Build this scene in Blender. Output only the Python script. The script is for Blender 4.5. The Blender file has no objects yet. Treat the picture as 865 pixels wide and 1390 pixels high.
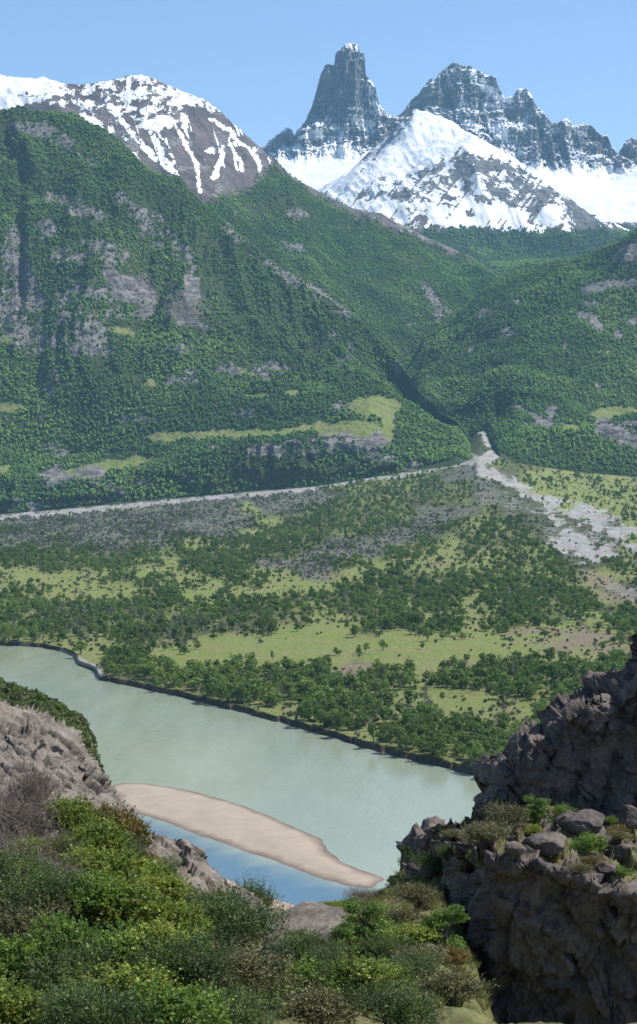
import bpy, math, random
import numpy as np
from mathutils import Vector, Matrix, Euler

# ---------------------------------------------------------------- camera, sky, sun, exposure
SC = bpy.context.scene
COL = SC.collection
R = math.radians
F = 2528.0            # focal length in units of the 865x1390 picture
CX, CY = 432.5, 695.0
PITCH = math.atan(95.0 / F)
CAMZ = 150.0
cam_d = bpy.data.cameras.new('camera')
cam = bpy.data.objects.new('camera', cam_d)
COL.objects.link(cam)
cam.location = (0, 0, CAMZ)
cam.rotation_euler = (R(90) - PITCH, 0, 0)
cam_d.sensor_fit = 'VERTICAL'
cam_d.sensor_height = 36
cam_d.lens = F / 1390 * 36
cam_d.clip_start = 0.5
cam_d.clip_end = 40000
SC.camera = cam

SUN_TO = Vector((0.60, 0.17, 0.84)).normalized()      # direction from the ground to the sun
SUN_EL = math.asin(SUN_TO.z)
SUN_AZ = math.atan2(SUN_TO.x, SUN_TO.y)
world = bpy.data.worlds.new('World')
SC.world = world
world.use_nodes = True
wn = world.node_tree
bg = wn.nodes['Background']
sky = wn.nodes.new('ShaderNodeTexSky')
sky.sky_type = 'NISHITA'
sky.sun_disc = False
sky.sun_elevation = SUN_EL
sky.sun_rotation = SUN_AZ
sky.altitude = 2500
sky.air_density = 1.0
sky.dust_density = 0.0
sky.ozone_density = 2.0
wn.links.new(sky.outputs[0], bg.inputs[0])
bg.inputs[1].default_value = 0.12
sun_d = bpy.data.lights.new('sun', 'SUN')
sun_d.energy = 5.0
sun_d.angle = R(0.53)
sun_d.color = (1.0, 0.955, 0.89)
sun = bpy.data.objects.new('sun', sun_d)
COL.objects.link(sun)
sun.rotation_euler = SUN_TO.to_track_quat('Z', 'Y').to_euler()
SC.view_settings.view_transform = 'Standard'
SC.view_settings.look = 'None'
SC.view_settings.exposure = 0.52
SC.view_settings.gamma = 1
SC.render.engine = 'CYCLES'
SC.cycles.use_denoising = True
SC.cycles.max_bounces = 6
SC.cycles.diffuse_bounces = 3
SC.cycles.glossy_bounces = 3
SC.cycles.transmission_bounces = 3
SC.cycles.volume_bounces = 1
SC.cycles.transparent_max_bounces = 6
SC.cycles.caustics_reflective = False
SC.cycles.caustics_refractive = False

rng = np.random.default_rng(7)
random.seed(7)

# ---------------------------------------------------------------- numeric helpers
_L = rng.random((64, 64, 64)).astype(np.float32)
def vnoise(x, y, z=0.0):
    x, y, z = np.broadcast_arrays(np.asarray(x, float), np.asarray(y, float), np.asarray(z, float))
    xi = np.floor(x).astype(np.int64); yi = np.floor(y).astype(np.int64); zi = np.floor(z).astype(np.int64)
    fx = x - xi; fy = y - yi; fz = z - zi
    fx = fx * fx * fx * (fx * (fx * 6 - 15) + 10); fy = fy * fy * fy * (fy * (fy * 6 - 15) + 10); fz = fz * fz * (3 - 2 * fz)
    a = xi & 63; b = (xi + 1) & 63; c = yi & 63; d = (yi + 1) & 63; e = zi & 63; f = (zi + 1) & 63
    v0 = (_L[a, c, e] * (1 - fx) + _L[b, c, e] * fx) * (1 - fy) + (_L[a, d, e] * (1 - fx) + _L[b, d, e] * fx) * fy
    v1 = (_L[a, c, f] * (1 - fx) + _L[b, c, f] * fx) * (1 - fy) + (_L[a, d, f] * (1 - fx) + _L[b, d, f] * fx) * fy
    return (v0 * (1 - fz) + v1 * fz) * 2 - 1
def fbm(x, y, z=0.0, o=5, lac=2.07, g=0.5):
    s = 0.0; a = 1.0; t = 0.0
    for i in range(o):
        s = s + a * vnoise(x + 13.7 * i, y + 7.3 * i, z + 3.1 * i); t += a
        x = x * lac; y = y * lac; z = z * lac; a *= g
    return s / t
def ridged(x, y, z=0.0, o=5, lac=2.1, g=0.55):
    s = 0.0; a = 1.0; t = 0.0
    for i in range(o):
        n = 1 - np.abs(vnoise(x + 5.7 * i, y + 17.3 * i, z + 9.1 * i)) * 1.6
        s = s + a * n; t += a
        x = x * lac; y = y * lac; z = z * lac; a *= g
    return s / t
def sstep(a, b, x):
    t = np.clip((x - a) / (b - a), 0, 1)
    return t * t * (3 - 2 * t)
cp, sp = math.cos(PITCH), math.sin(PITCH)
def unproj(px, py, d):
    """picture point + distance along +Y -> world"""
    rx = (np.asarray(px, float) - CX) / F; ru = (CY - np.asarray(py, float)) / F
    dy = cp + ru * sp; dz = -sp + ru * cp
    return rx / dy * d, d + 0 * rx, CAMZ + dz / dy * d
def proj(x, y, z):
    zz = z - CAMZ
    dep = y * cp - zz * sp
    up = y * sp + zz * cp
    return CX + F * x / dep, CY - F * up / dep
def zplane(px, py, z=0.0):
    """picture point on a level plane -> world x, y"""
    rx = (np.asarray(px, float) - CX) / F; ru = (CY - np.asarray(py, float)) / F
    dy = cp + ru * sp; dz = -sp + ru * cp
    t = (z - CAMZ) / dz
    return rx * t, dy * t
def mesh_np(name, V, Q, smooth=True):
    """V (n,3), Q (m,k) faces with equal side count"""
    me = bpy.data.meshes.new(name)
    V = np.ascontiguousarray(V, np.float32); Q = np.ascontiguousarray(Q, np.int32)
    me.vertices.add(len(V)); me.vertices.foreach_set('co', V.ravel())
    k = Q.shape[1]
    me.loops.add(Q.size); me.loops.foreach_set('vertex_index', Q.ravel())
    me.polygons.add(len(Q)); me.polygons.foreach_set('loop_start', np.arange(0, Q.size, k, dtype=np.int32))
    me.polygons.foreach_set('use_smooth', np.full(len(Q), smooth, bool))
    me.update(calc_edges=True)
    return me
def add_obj(name, me, mat=None, parent=None):
    o = bpy.data.objects.new(name, me)
    COL.objects.link(o)
    if mat is not None and me is not None: me.materials.append(mat)
    if parent is not None: o.parent = parent
    return o
def tag(o, label=None, cat=None, group=None, kind=None):
    if label: o['label'] = label
    if cat: o['category'] = cat
    if group: o['group'] = group
    if kind: o['kind'] = kind
    return o
def empty(name, loc=(0, 0, 0), rz=0.0):
    o = bpy.data.objects.new(name, None)
    COL.objects.link(o)
    o.location = loc; o.rotation_euler = (0, 0, rz); o.empty_display_size = 0.5
    return o

# ---------------------------------------------------------------- material helpers
class NT:
    def __init__(s, name):
        s.m = bpy.data.materials.new(name); s.m.use_nodes = True
        s.t = s.m.node_tree; s.t.nodes.clear()
        s.out = s.n('ShaderNodeOutputMaterial')
    def n(s, typ, **kw):
        nd = s.t.nodes.new(typ)
        for k, v in kw.items(): setattr(nd, k, v)
        return nd
    def put(s, sock, v):
        if isinstance(v, bpy.types.NodeSocket): s.t.links.new(v, sock)
        elif isinstance(v, (tuple, list)) and len(v) == 3 and sock.type == 'RGBA': sock.default_value = (*v, 1)
        elif sock.type == 'RGBA' and isinstance(v, (int, float)): sock.default_value = (v, v, v, 1)
        else: sock.default_value = v
    def noise(s, vec, scale, detail=4, rough=0.55, dist=0.0):
        nd = s.n('ShaderNodeTexNoise'); nd.inputs['Scale'].default_value = scale
        nd.inputs['Detail'].default_value = detail; nd.inputs['Roughness'].default_value = rough
        nd.inputs['Distortion'].default_value = dist
        if vec is not None: s.put(nd.inputs['Vector'], vec)
        return nd.outputs['Fac']
    def voro(s, vec, scale, feature='F1', out='Distance'):
        nd = s.n('ShaderNodeTexVoronoi', feature=feature); nd.inputs['Scale'].default_value = scale
        s.put(nd.inputs['Vector'], vec); return nd.outputs[out]
    def ramp(s, fac, stops):
        nd = s.n('ShaderNodeValToRGB'); s.put(nd.inputs[0], fac)
        cr = nd.color_ramp
        while len(cr.elements) < len(stops): cr.elements.new(0.5)
        for e, (p, c) in zip(cr.elements, stops):
            e.position = p; e.color = (*c, 1) if len(c) == 3 else c
        return nd.outputs[0]
    def rng(s, fac, a, b, c=0.0, d=1.0):
        nd = s.n('ShaderNodeMapRange'); s.put(nd.inputs[0], fac)
        for i, v in enumerate((a, b, c, d)): nd.inputs[1 + i].default_value = v
        return nd.outputs[0]
    def mix(s, fac, a, b, mode='MIX'):
        nd = s.n('ShaderNodeMix', data_type='RGBA', blend_type=mode)
        s.put(nd.inputs[0], fac); s.put(nd.inputs[6], a); s.put(nd.inputs[7], b)
        return nd.outputs[2]
    def math(s, op, a, b=0.0, clamp=False):
        nd = s.n('ShaderNodeMath', operation=op, use_clamp=clamp)
        s.put(nd.inputs[0], a); s.put(nd.inputs[1], b); return nd.outputs[0]
    def bump(s, h, strength, dist, normal=None):
        nd = s.n('ShaderNodeBump'); nd.inputs['Strength'].default_value = strength
        nd.inputs['Distance'].default_value = dist; s.put(nd.inputs['Height'], h)
        if normal is not None: s.put(nd.inputs['Normal'], normal)
        return nd.outputs[0]
    def attr(s, name, comp=None):
        nd = s.n('ShaderNodeAttribute'); nd.attribute_name = name
        return nd.outputs['Color']
    def sep(s, c):
        nd = s.n('ShaderNodeSeparateColor'); s.put(nd.inputs[0], c); return nd.outputs
    def pos(s):
        return s.n('ShaderNodeNewGeometry').outputs['Position']
    def mapping(s, vec, scale=(1, 1, 1), rot=(0, 0, 0), loc=(0, 0, 0)):
        nd = s.n('ShaderNodeMapping'); s.put(nd.inputs[0], vec)
        nd.inputs['Scale'].default_value = scale; nd.inputs['Rotation'].default_value = rot; nd.inputs['Location'].default_value = loc
        return nd.outputs[0]
    def bsdf(s, color, rough=0.9, normal=None, spec=0.2, **kw):
        nd = s.n('ShaderNodeBsdfPrincipled'); s.put(nd.inputs['Base Color'], color)
        s.put(nd.inputs['Roughness'], rough); s.put(nd.inputs['Specular IOR Level'], spec)
        if normal is not None: s.put(nd.inputs['Normal'], normal)
        s.t.links.new(nd.outputs[0], s.out.inputs[0]); return nd

# terrain of the mountains and the valley: cov = (rock, grass, snow), cov2 = (bare alpine earth, pale river stones, ochre earth)
def terrain_material(name, rock_a, rock_b, floor_a, floor_b, fine=1.0, bare_a=(0.085, 0.075, 0.078), bare_b=(0.20, 0.165, 0.15)):
    s = NT(name); P = s.pos()
    c1 = s.sep(s.attr('cov')); c2 = s.sep(s.attr('cov2'))
    n_big = s.noise(P, 0.012 * fine, 6, 0.6)
    n_fine = s.noise(P, 0.11 * fine, 6, 0.7)
    n_ed = s.noise(P, 0.05 * fine, 8, 0.75)
    edge = s.math('MULTIPLY', s.math('SUBTRACT', n_ed, 0.5), 1.3)
    def mask(ch, lo=0.38, hi=0.64):
        return s.rng(s.math('ADD', ch, edge), lo, hi)
    floor = s.mix(s.rng(n_fine, 0.35, 0.65), floor_a, floor_b)
    strat = s.noise(s.mapping(P, (0.02 * fine, 0.02 * fine, 0.12 * fine)), 1.0, 6, 0.7)
    rock = s.mix(s.rng(s.mix(0.55, n_fine, strat), 0.43, 0.57), rock_a, rock_b)
    rock = s.mix(s.rng(n_big, 0.35, 0.6, 0.0, 0.2), rock, floor_a)
    grass = s.mix(s.rng(n_fine, 0.3, 0.7), (0.155, 0.205, 0.052), (0.235, 0.285, 0.075))
    grass = s.mix(s.rng(n_big, 0.4, 0.7), grass, (0.245, 0.235, 0.105))
    bare = s.mix(s.rng(s.mix(0.5, n_fine, n_big), 0.42, 0.6), bare_a, bare_b)
    stone = s.mix(s.rng(s.noise(s.mapping(P, (0.05, 0.012, 0.05)), 1.0, 8, 0.8), 0.3, 0.7), (0.21, 0.20, 0.19), (0.45, 0.435, 0.41))
    ochre = s.mix(s.rng(n_fine, 0.3, 0.7), (0.185, 0.15, 0.095), (0.28, 0.235, 0.155))
    c = s.mix(mask(c2[0]), floor, bare)
    c = s.mix(mask(c1[1]), c, grass)
    c = s.mix(mask(c2[2], 0.35, 0.65), c, ochre)
    c = s.mix(mask(c1[0]), c, rock)
    c = s.mix(s.rng(s.math('ADD', c2[1], s.math('MULTIPLY', s.math('SUBTRACT', n_big, 0.5), 1.2)), 0.3, 0.75), c, stone)
    snow_m = mask(c1[2], 0.45, 0.53)
    c = s.mix(snow_m, c, s.mix(s.rng(n_ed, 0.35, 0.6), (0.62, 0.66, 0.70), (0.79, 0.80, 0.81)))
    b = s.bump(s.mix(snow_m, s.noise(P, 0.06 * fine, 8, 0.7), 0.5), 1.0, 14.0 / fine)
    s.bsdf(c, 0.9, b, 0.1)
    return s.m

# ---------------------------------------------------------------- landform builder: rows of picture-measured contours at real distances
def ev(row, px):
    a = np.array(row, float)
    return np.interp(px, a[:, 0], a[:, 1]), np.interp(px, a[:, 0], a[:, 2])
def patch(rows, px, segs, smooth_px=0):
    """rows: list of (contour, default distance or None). Returns P (nt, nx, 3) and T (nt,) in row units"""
    W = []
    for row in rows:
        y, d = ev(row, px)
        if smooth_px:
            k = np.hanning(smooth_px * 2 + 1); k /= k.sum()
            y = np.convolve(np.pad(y, smooth_px, 'edge'), k, 'valid'); d = np.convolve(np.pad(d, smooth_px, 'edge'), k, 'valid')
        W.append(np.stack(unproj(px, y, d), -1))
    W = np.array(W)
    out = []; T = []
    n = len(W)
    for i in range(n - 1):
        p0 = W[max(i - 1, 0)]; p1 = W[i]; p2 = W[i + 1]; p3 = W[min(i + 2, n - 1)]
        m = segs[i]
        for k in range(m):
            t = k / m
            m1 = (p2 - p0) * 0.35; m2 = (p3 - p1) * 0.35
            h = (2*t**3 - 3*t*t + 1) * p1 + (t**3 - 2*t*t + t) * m1 + (-2*t**3 + 3*t*t) * p2 + (t**3 - t*t) * m2
            out.append(h); T.append(i + t)
    out.append(W[-1]); T.append(n - 1.0)
    return np.array(out), np.array(T)
def grid_faces(nt, nx):
    i = np.arange(nt - 1)[:, None] * nx + np.arange(nx - 1)[None, :]
    return np.stack([i, i + 1, i + nx + 1, i + nx], -1).reshape(-1, 4)
def blur(P, k, it=2):
    for _ in range(it):
        Q = np.pad(P, ((k, k), (k, k), (0, 0)), 'edge').cumsum(0).cumsum(1)
        Q = np.pad(Q, ((1, 0), (1, 0), (0, 0)))
        n = 2 * k + 1
        P = (Q[n:, n:] - Q[:-n, n:] - Q[n:, :-n] + Q[:-n, :-n]) / (n * n)
    return P
WIN = 1.0                       # damps the roughness along a sharp rim
def push_dir(P, k=9):
    N = normals(blur(P - P.mean((0, 1)), k)); N *= np.sign(-(N * (P - np.array([0, 0, CAMZ]))).sum(-1, keepdims=True))
    N = blur(N, k, 1); return N / (np.linalg.norm(N, axis=-1, keepdims=True) + 1e-9) * WIN
def normals(P):
    du = np.gradient(P, axis=1); dv = np.gradient(P, axis=0)
    n = np.cross(du, dv); n /= np.linalg.norm(n, axis=-1, keepdims=True) + 1e-9
    return n
def make_land(name, P, cov, cov2, mat):
    nt, nx = P.shape[:2]
    me = mesh_np(name, P.reshape(-1, 3), grid_faces(nt, nx))
    for nm, c in (('cov', cov), ('cov2', cov2)):
        a = me.color_attributes.new(nm, 'FLOAT_COLOR', 'POINT')
        d = np.ones((nt * nx, 4), np.float32); d[:, :3] = np.clip(np.stack(c, -1).reshape(-1, 3), -1, 2)
        a.data.foreach_set('color', d.ravel())
    o = add_obj(name, me, mat)
    return tag(o, kind='structure')

# painting of ground cover at measured places
def shapes(px, py, lst, warp=6.0, sc=0.05):
    wx = px + warp * fbm(px * sc, py * sc * 1.6, 1.5, 3); wy = py + warp * 0.7 * fbm(px * sc, py * sc * 1.6, 8.5, 3)
    wx = wx + warp * 0.6 * fbm(px * sc * 5, py * sc * 6, 2.5, 3); wy = wy + warp * 0.5 * fbm(px * sc * 5, py * sc * 6, 6.5, 3)
    m = np.zeros_like(px)
    for s in lst:
        if s[0] == 'e':
            _, x, y, rx, ry, a = s; ca, sa = math.cos(R(a)), math.sin(R(a))
            u = ((wx - x) * ca + (wy - y) * sa) / rx; v = (-(wx - x) * sa + (wy - y) * ca) / ry
            q = np.sqrt(u * u + v * v)
            m = np.maximum(m, np.clip(1.5 - q, 0, 1))
        else:
            _, pts, w = s[:3]
            for (x0, y0), (x1, y1) in zip(pts[:-1], pts[1:]):
                dx, dy = x1 - x0, y1 - y0; L = dx * dx + dy * dy + 1e-6
                t = np.clip(((wx - x0) * dx + (wy - y0) * dy) / L, 0, 1)
                q = np.hypot(wx - x0 - t * dx, (wy - y0 - t * dy)) / w
                m = np.maximum(m, np.clip(1.5 - q, 0, 1))
    return m
MEADOWS = [('e',160,630,52,8,-8),('e',100,642,50,7,-3),('l',[(205,592),(290,591),(380,588),(440,576)],5),('e',222,594,24,8,0),('e',305,590,30,7,0),('e',452,585,26,8,0),
    ('e',508,552,36,15,0),('e',480,582,44,12,0),('l',[(530,560),(525,600)],9),('e',20,553,24,6,0),('e',2,637,13,6,0),('e',168,450,22,5,12),
    ('l',[(318,500),(368,514)],3),('e',350,537,22,3,0),('e',395,533,12,3,0),('e',830,560,30,8,-8),('e',820,478,9,3,0),('e',860,560,20,4,0),('e',775,580,12,4,0),
    ('e',500,598,30,8,10),('e',600,650,14,3,0),('e',10,460,10,8,0),('e',85,455,8,6,0),('e',205,520,10,6,0)]
ROCKS_L = [('e',70,440,70,42,10),('e',20,400,26,60,0),('e',150,395,60,26,20),('e',120,345,45,18,0),('e',20,350,20,40,0),('l',[(25,168),(60,180),(95,195),(120,218)],10),
    ('l',[(160,262),(185,285),(215,330)],9),('l',[(308,308),(345,345),(390,375),(430,400)],6),('l',[(425,392),(470,428)],8),('l',[(210,300),(255,350),(262,400)],9),
    ('l',[(398,605),(440,600),(520,610),(560,625)],14),('l',[(60,648),(110,640),(160,655)],12),('e',40,685,35,9,0),('e',265,440,22,9,0),('e',300,555,14,6,0),
    ('e',245,512,22,14,0),('l',[(575,385),(590,410),(600,438)],6),('l',[(585,400),(612,425)],5),('e',560,440,10,4,0),('e',65,515,12,18,0),('e',200,565,34,12,-10),('e',90,612,34,8,0),
    ('e',370,500,26,10,0),('e',365,612,30,8,0),('e',300,608,20,5,0),('e',465,545,10,8,0),('e',545,500,8,6,60),('e',520,590,14,10,0),('e',250,470,24,9,0),('e',180,660,24,14,0),
    ('e',330,560,20,5,0),('e',455,452,10,8,0),('e',475,475,5,12,0),('e',470,490,10,5,0),('e',400,335,22,7,10),('e',405,290,14,7,10),('e',100,280,40,10,20),('e',60,310,14,14,0),('e',320,290,5,5,0),
    ('e',470,555,22,8,0),('e',310,500,28,5,0),('e',145,480,6,6,0)]
ROCKS_R = [('e',862,342,32,14,-20),('l',[(795,394),(830,386),(880,383)],6),('l',[(788,428),(800,430),(815,445)],7),('e',803,412,12,5,0),('e',688,452,9,9,-40),('e',655,425,10,4,-40),
    ('e',748,560,11,10,-20),('e',745,575,5,9,0),('l',[(820,580),(865,600)],13),('e',840,455,6,8,0),('e',860,435,10,7,0),('e',740,575,30,4,0),('l',[(690,545),(745,575)],3),('e',855,575,14,4,0),('e',640,475,7,5,0),
    ('e',700,410,8,4,0),('e',770,470,6,5,0),('e',815,525,8,4,0)]
SC_M = [('e',250,415,46,30,10),('e',190,390,30,24,0)]   # low scrub, few trees
M_FAR = terrain_material('alpine_ground', (0.085, 0.09, 0.105), (0.26, 0.25, 0.25), (0.03, 0.05, 0.03), (0.05, 0.075, 0.035), 0.5)
M_MID = terrain_material('mountain_ground', (0.08, 0.075, 0.078), (0.33, 0.30, 0.285), (0.035, 0.058, 0.022), (0.075, 0.105, 0.036), 1.0)
M_VAL = terrain_material('valley_ground', (0.035, 0.03, 0.026), (0.13, 0.10, 0.075), (0.05, 0.06, 0.025), (0.10, 0.11, 0.045), 3.0, (0.095, 0.10, 0.07), (0.19, 0.19, 0.145))
Z0 = lambda P: np.zeros(P.shape[:2])
def row(pts, d): return [(p[0], p[1], p[2] if len(p) > 2 else d) for p in pts]
SKY_C = [(200,260),(330,215),(362,197),(366,190),(375,184),(382,180),(390,173),(396,176),(400,185),(404,176),(410,170),(414,164),(420,151),(424,142),(428,128),(432,113),
    (437,100),(440,93),(454,92),(455.5,75),(463,70),(465,66),(470,63),(479,63),(484,65),(487,70),(489,77),(494,77),(496,85),(496.5,100),(500,104),(506,112),(510,120),(512,130),(515,142),
    (522,150),(527,156),(535,156),(545,154),(550,150),(553,143),(560,133),(568,128),(575,118),(583,110),(592,109),(597,100),(601,95),(606,97),(610,92),(616,91),(625,93),(636,93),(648,96),
    (655,98),(660,102),(673,104),(675,112),(678,120),(686,133),(697,130),(703,122),(707,120),(715,121),(722,130),(727,140),(735,150),(745,160),(753,168),(758,165),(762,163),(772,160),(778,170),
    (790,168),(800,168),(810,175),(820,182),(825,182),(830,195),(836,205),(838,210),(846,200),(848,192),(855,188),(865,188),(900,180),(950,200),(1120,240)]

# --- the far jagged massif
px = np.arange(250, 1120, 0.9)
rows_c = [row([(200,345),(1120,345)], 8900), row([(200,285),(400,262),(600,250),(750,262),(865,268),(1120,280)], 9500),
    row([(200,262),(330,250),(380,214),(432,210),(480,206),(500,207),(520,198),(545,185),(560,176),(600,170),(640,190),(680,200),(700,222),(760,226),(790,228),(830,236),(865,226),(1120,260)], 10150),
    row([(200,262),(362,206),(395,195),(414,168),(450,161),(500,162),(520,160),(545,157),(565,146),(600,150),(650,150),(690,162),(730,180),(760,190),(800,195),(838,214),(865,205),(1120,250)], 10420),
    row(SKY_C, 10560), row([(x, y + 25) for x, y in SKY_C], 10800), row([(200,350),(1120,350)], 13000)]
Pc, Tc = patch(rows_c, px, [30, 70, 60, 110, 10, 12])
x, y, z = Pc[..., 0], Pc[..., 1], Pc[..., 2]; T = Tc[:, None] + 0 * x
cl = sstep(1.6, 2.3, T) * (1 - sstep(4.4, 5.2, T)) * (1 - 0.7 * np.exp(-((T - 4.0) / 0.35) ** 2))
rib = ridged(x / 95 + 0.25 * fbm(x / 200, z / 200, 2, 2), z / 420, 0.0, 6, 2.2, 0.6)
blk = fbm(x / 60, z / 60, y / 300, 5, 2.1, 0.6)
bed = fbm(x / 400, z / 32, 4.0, 3)
edge = np.exp(-((T - 4.0) / 0.10) ** 2)
Pc[..., 1] -= cl * (rib * 150 + blk * 60 + bed * 22 - 90)
Pc[..., 2] += cl * (1 - 0.75 * edge) * (blk * 20) + cl * edge * (30 * vnoise(np.floor(x / 26 + 0.6 * fbm(x / 60, 0, 0, 2)), 3.3, 0) + 34 * fbm(x / 18, 3.3, 0, 4))
ap = (1 - sstep(1.7, 2.2, T)) * sstep(0.0, 0.5, T)
Pc[..., 2] += ap * (9 * ridged(x / 260, y / 420, 0, 5) + 6 * fbm(x / 60, y / 60, 0, 4) - 20)
N = normals(Pc); N *= np.sign(N[..., 2:3] + 1e-6)
qx, qy = proj(Pc[..., 0], Pc[..., 1], Pc[..., 2])
sm = sstep(0.42, 0.72, N[..., 2] + 0.30 * fbm(x / 90, z / 70, 1.1, 5))
snow_add = shapes(qx, qy, [('e',500,172,16,13,30),('e',425,183,26,7,-8),('e',462,172,20,4,0),('e',450,203,34,6,0),('e',392,200,16,6,0),('l',[(436,165),(428,182)],3),('l',[(470,166),(462,190)],3),('l',[(498,112),(506,135),(514,152)],4),('e',545,180,14,5,-40),('e',770,190,8,10,0),('e',715,178,14,5,20),('e',610,120,14,4,30),('l',[(487,100),(497,118),(500,135)],5),('l',[(478,165),(500,168),(505,180)],7),('l',[(640,100),(655,118),(690,138)],8),('e',665,145,14,8,0),
    ('e',790,178,12,5,20),('l',[(670,162),(700,170),(760,178)],5),('e',680,180,20,10,30),('l',[(590,148),(620,160),(650,172)],5),('l',[(775,205),(790,225),(800,245)],7),('e',845,232,30,9,0),('l',[(632,118),(625,140),(618,160)],3),('e',700,205,16,12,40)], 5)
rock_add = shapes(qx, qy, [('e',460,125,34,42,0),('e',520,186,24,13,-30),('e',385,190,14,12,0),('e',600,130,40,34,0),('e',745,185,40,34,20),('e',690,155,30,12,0),('e',800,190,26,20,20),('e',860,215,20,26,0)], 6)
snow = np.clip(sm + 0.6 * snow_add - 0.5 * rock_add + (1 - sstep(1.7, 2.2, T)) * 0.8, 0, 1)
snow *= 1 - 0.85 * shapes(qx, qy, [('e',460,100,30,34,0)], 4)
rk = 1 - snow
low = sstep(292, 318, qy + 10 * fbm(x / 150, y / 150, 3, 3))
snow *= 1 - low
streaks = (qx > 640) * (1 - sstep(0.35, 0.6, ridged(qx / 26 - qy / 30, qy / 200, 2, 3) + 0.3)) * sstep(255, 300, qy) * 0.4
massif_cov = [rk * (1 - low), Z0(Pc), snow - streaks]
make_land('snowy_massif', Pc, massif_cov, [Z0(Pc), Z0(Pc), Z0(Pc)], M_FAR)

# --- the snow and scree shoulder in front of it
px = np.arange(280, 1000, 0.9)
rows_p = [row([(250,360),(1000,372)], 7900), row([(250,340),(400,318),(560,292),(640,326),(700,332),(760,318),(830,330),(1000,352)], 8300),
    row([(250,330),(400,290),(470,262),(550,238),(610,214),(648,200),(700,232),(760,272),(800,296),(860,324),(1000,350)], 8850),
    row([(250,330),(400,285),(440,262),(470,246),(520,226),(560,204),(600,190),(640,188),(664,200),(720,236),(800,290),(860,318),(1000,346)], 9150),
    row([(250,325),(380,285),(420,262),(450,246),(470,236),(500,205),(515,196),(530,181),(545,166),(556,156),(562,152),(575,157),(600,168),(640,183),(660,192),(700,220),(740,250),(800,290),(860,316),(1000,345)], 9500),
    row([(250,345),(560,230),(1000,365)], 9900)]
Pp, Tp = patch(rows_p, px, [16, 110, 50, 60, 12], 3)
x, y, z = Pp[..., 0].copy(), Pp[..., 1].copy(), Pp[..., 2].copy(); T = Tp[:, None] + 0 * x
edge = np.exp(-((T - 4.0) / 0.12) ** 2)
w = sstep(0.3, 1.0, T) * (1 - sstep(4.2, 5, T))
rib = ridged(x / 150 + y / 900, y / 700 + x / 1500, 0, 5)
Pp[..., 2] += w * (1 - 0.8 * edge) * (26 * (rib - 0.6) + 14 * fbm(x / 70, y / 70, 1, 5) + 60 * fbm(x / 300, y / 340, 2, 3))
N = normals(Pp); N *= np.sign(N[..., 2:3] + 1e-6)
qx, qy = proj(Pp[..., 0], Pp[..., 1], Pp[..., 2])
fall = ridged(qx / 9 + qy / 13, qy / 90, 3, 4)                    # gullies running down the fall line
patchy = fbm(x / 75, z / 55, 1.7, 6, 2.1, 0.65)
rockface = shapes(qx, qy, [('e',650,228,42,20,10),('e',600,242,34,15,-10),('e',710,250,30,14,30),('e',520,172,28,20,-30),('e',640,262,90,14,8),('l',[(556,158),(540,185),(500,215)],5),('e',575,262,30,10,0),('l',[(700,232),(800,300)],10),('e',545,268,26,8,0)], 8)
snowbits = shapes(qx, qy, [('e',590,196,36,13,15),('e',640,196,20,8,20),('l',[(455,272),(500,240),(560,205)],9),('e',560,225,30,8,-15),('e',520,278,20,7,0),('l',[(655,262),(690,285),(735,320)],5),('e',620,262,16,6,0),('e',670,285,44,9,14)], 6)
top_ = sstep(2.2, 3.0, T) * sstep(4.2, 3.4, T)
hfp = fbm(x / 28, z / 22 + y / 90, 4.7, 5, 2.1, 0.7)
snow = 0.66 + 0.30 * top_ + (1.0 - 0.4 * top_) * patchy + 0.7 * hfp * (0.35 + rockface) - 0.42 * rockface + 0.5 * snowbits - 0.25 * (fall - 0.55)
snow -= 0.34 * sstep(0.62, 0.82, fall + 0.15 * hfp)
snow -= 0.9 * sstep(0, 1, (qy - (300 + 0.05 * (qx - 560))) / 34) + 0.3 * sstep(740, 800, qx)
tl = sstep(-6, 14, qy - (309 + 10 * fbm(qx / 30, 1.0, 0, 3)))
snow = np.clip(snow, 0, 1) * (1 - 0.8 * tl)
make_land('snowy_shoulder', Pp, [np.clip(0.45 + 0.9 * rockface, 0, 1) * (1 - tl), Z0(Pp), snow], [0.8 * (1 - tl) , Z0(Pp), Z0(Pp)], M_FAR)
LAND = {}
dens_p = tl * sstep(300, 320, qy) * (T < 2.5)
LAND['shoulder'] = (Pp, dens_p)

# --- the high green saddle between the mountains
px = np.arange(480, 1080, 3.0)
rows_s = [row([(480,440),(700,420),(1080,420)], 5900), row([(480,402),(600,398),(700,390),(780,376),(865,360),(1080,356)], 6500), row([(480,360),(600,366),(690,363),(780,354),(865,346),(1080,346)], 7400), row([(480,362),(700,358),(850,346),(1080,345)], 8200)]
Ps, Ts = patch(rows_s, px, [10, 40, 30], 6)
x, y = Ps[..., 0], Ps[..., 1]
Ps[..., 2] += 16 * fbm(x / 300, y / 300, 5, 4) + 9 * fbm(x / 60, y / 60, 5, 3)
qx, qy = proj(Ps[..., 0], Ps[..., 1], Ps[..., 2])
gl = shapes(qx, qy, [('l',[(648,352),(665,365),(682,376)],2.5)], 2)
make_land('high_saddle', Ps, [gl, Z0(Ps), Z0(Ps)], [Z0(Ps), gl, Z0(Ps)], M_MID)
LAND['saddle'] = (Ps, 1 - gl)

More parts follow.
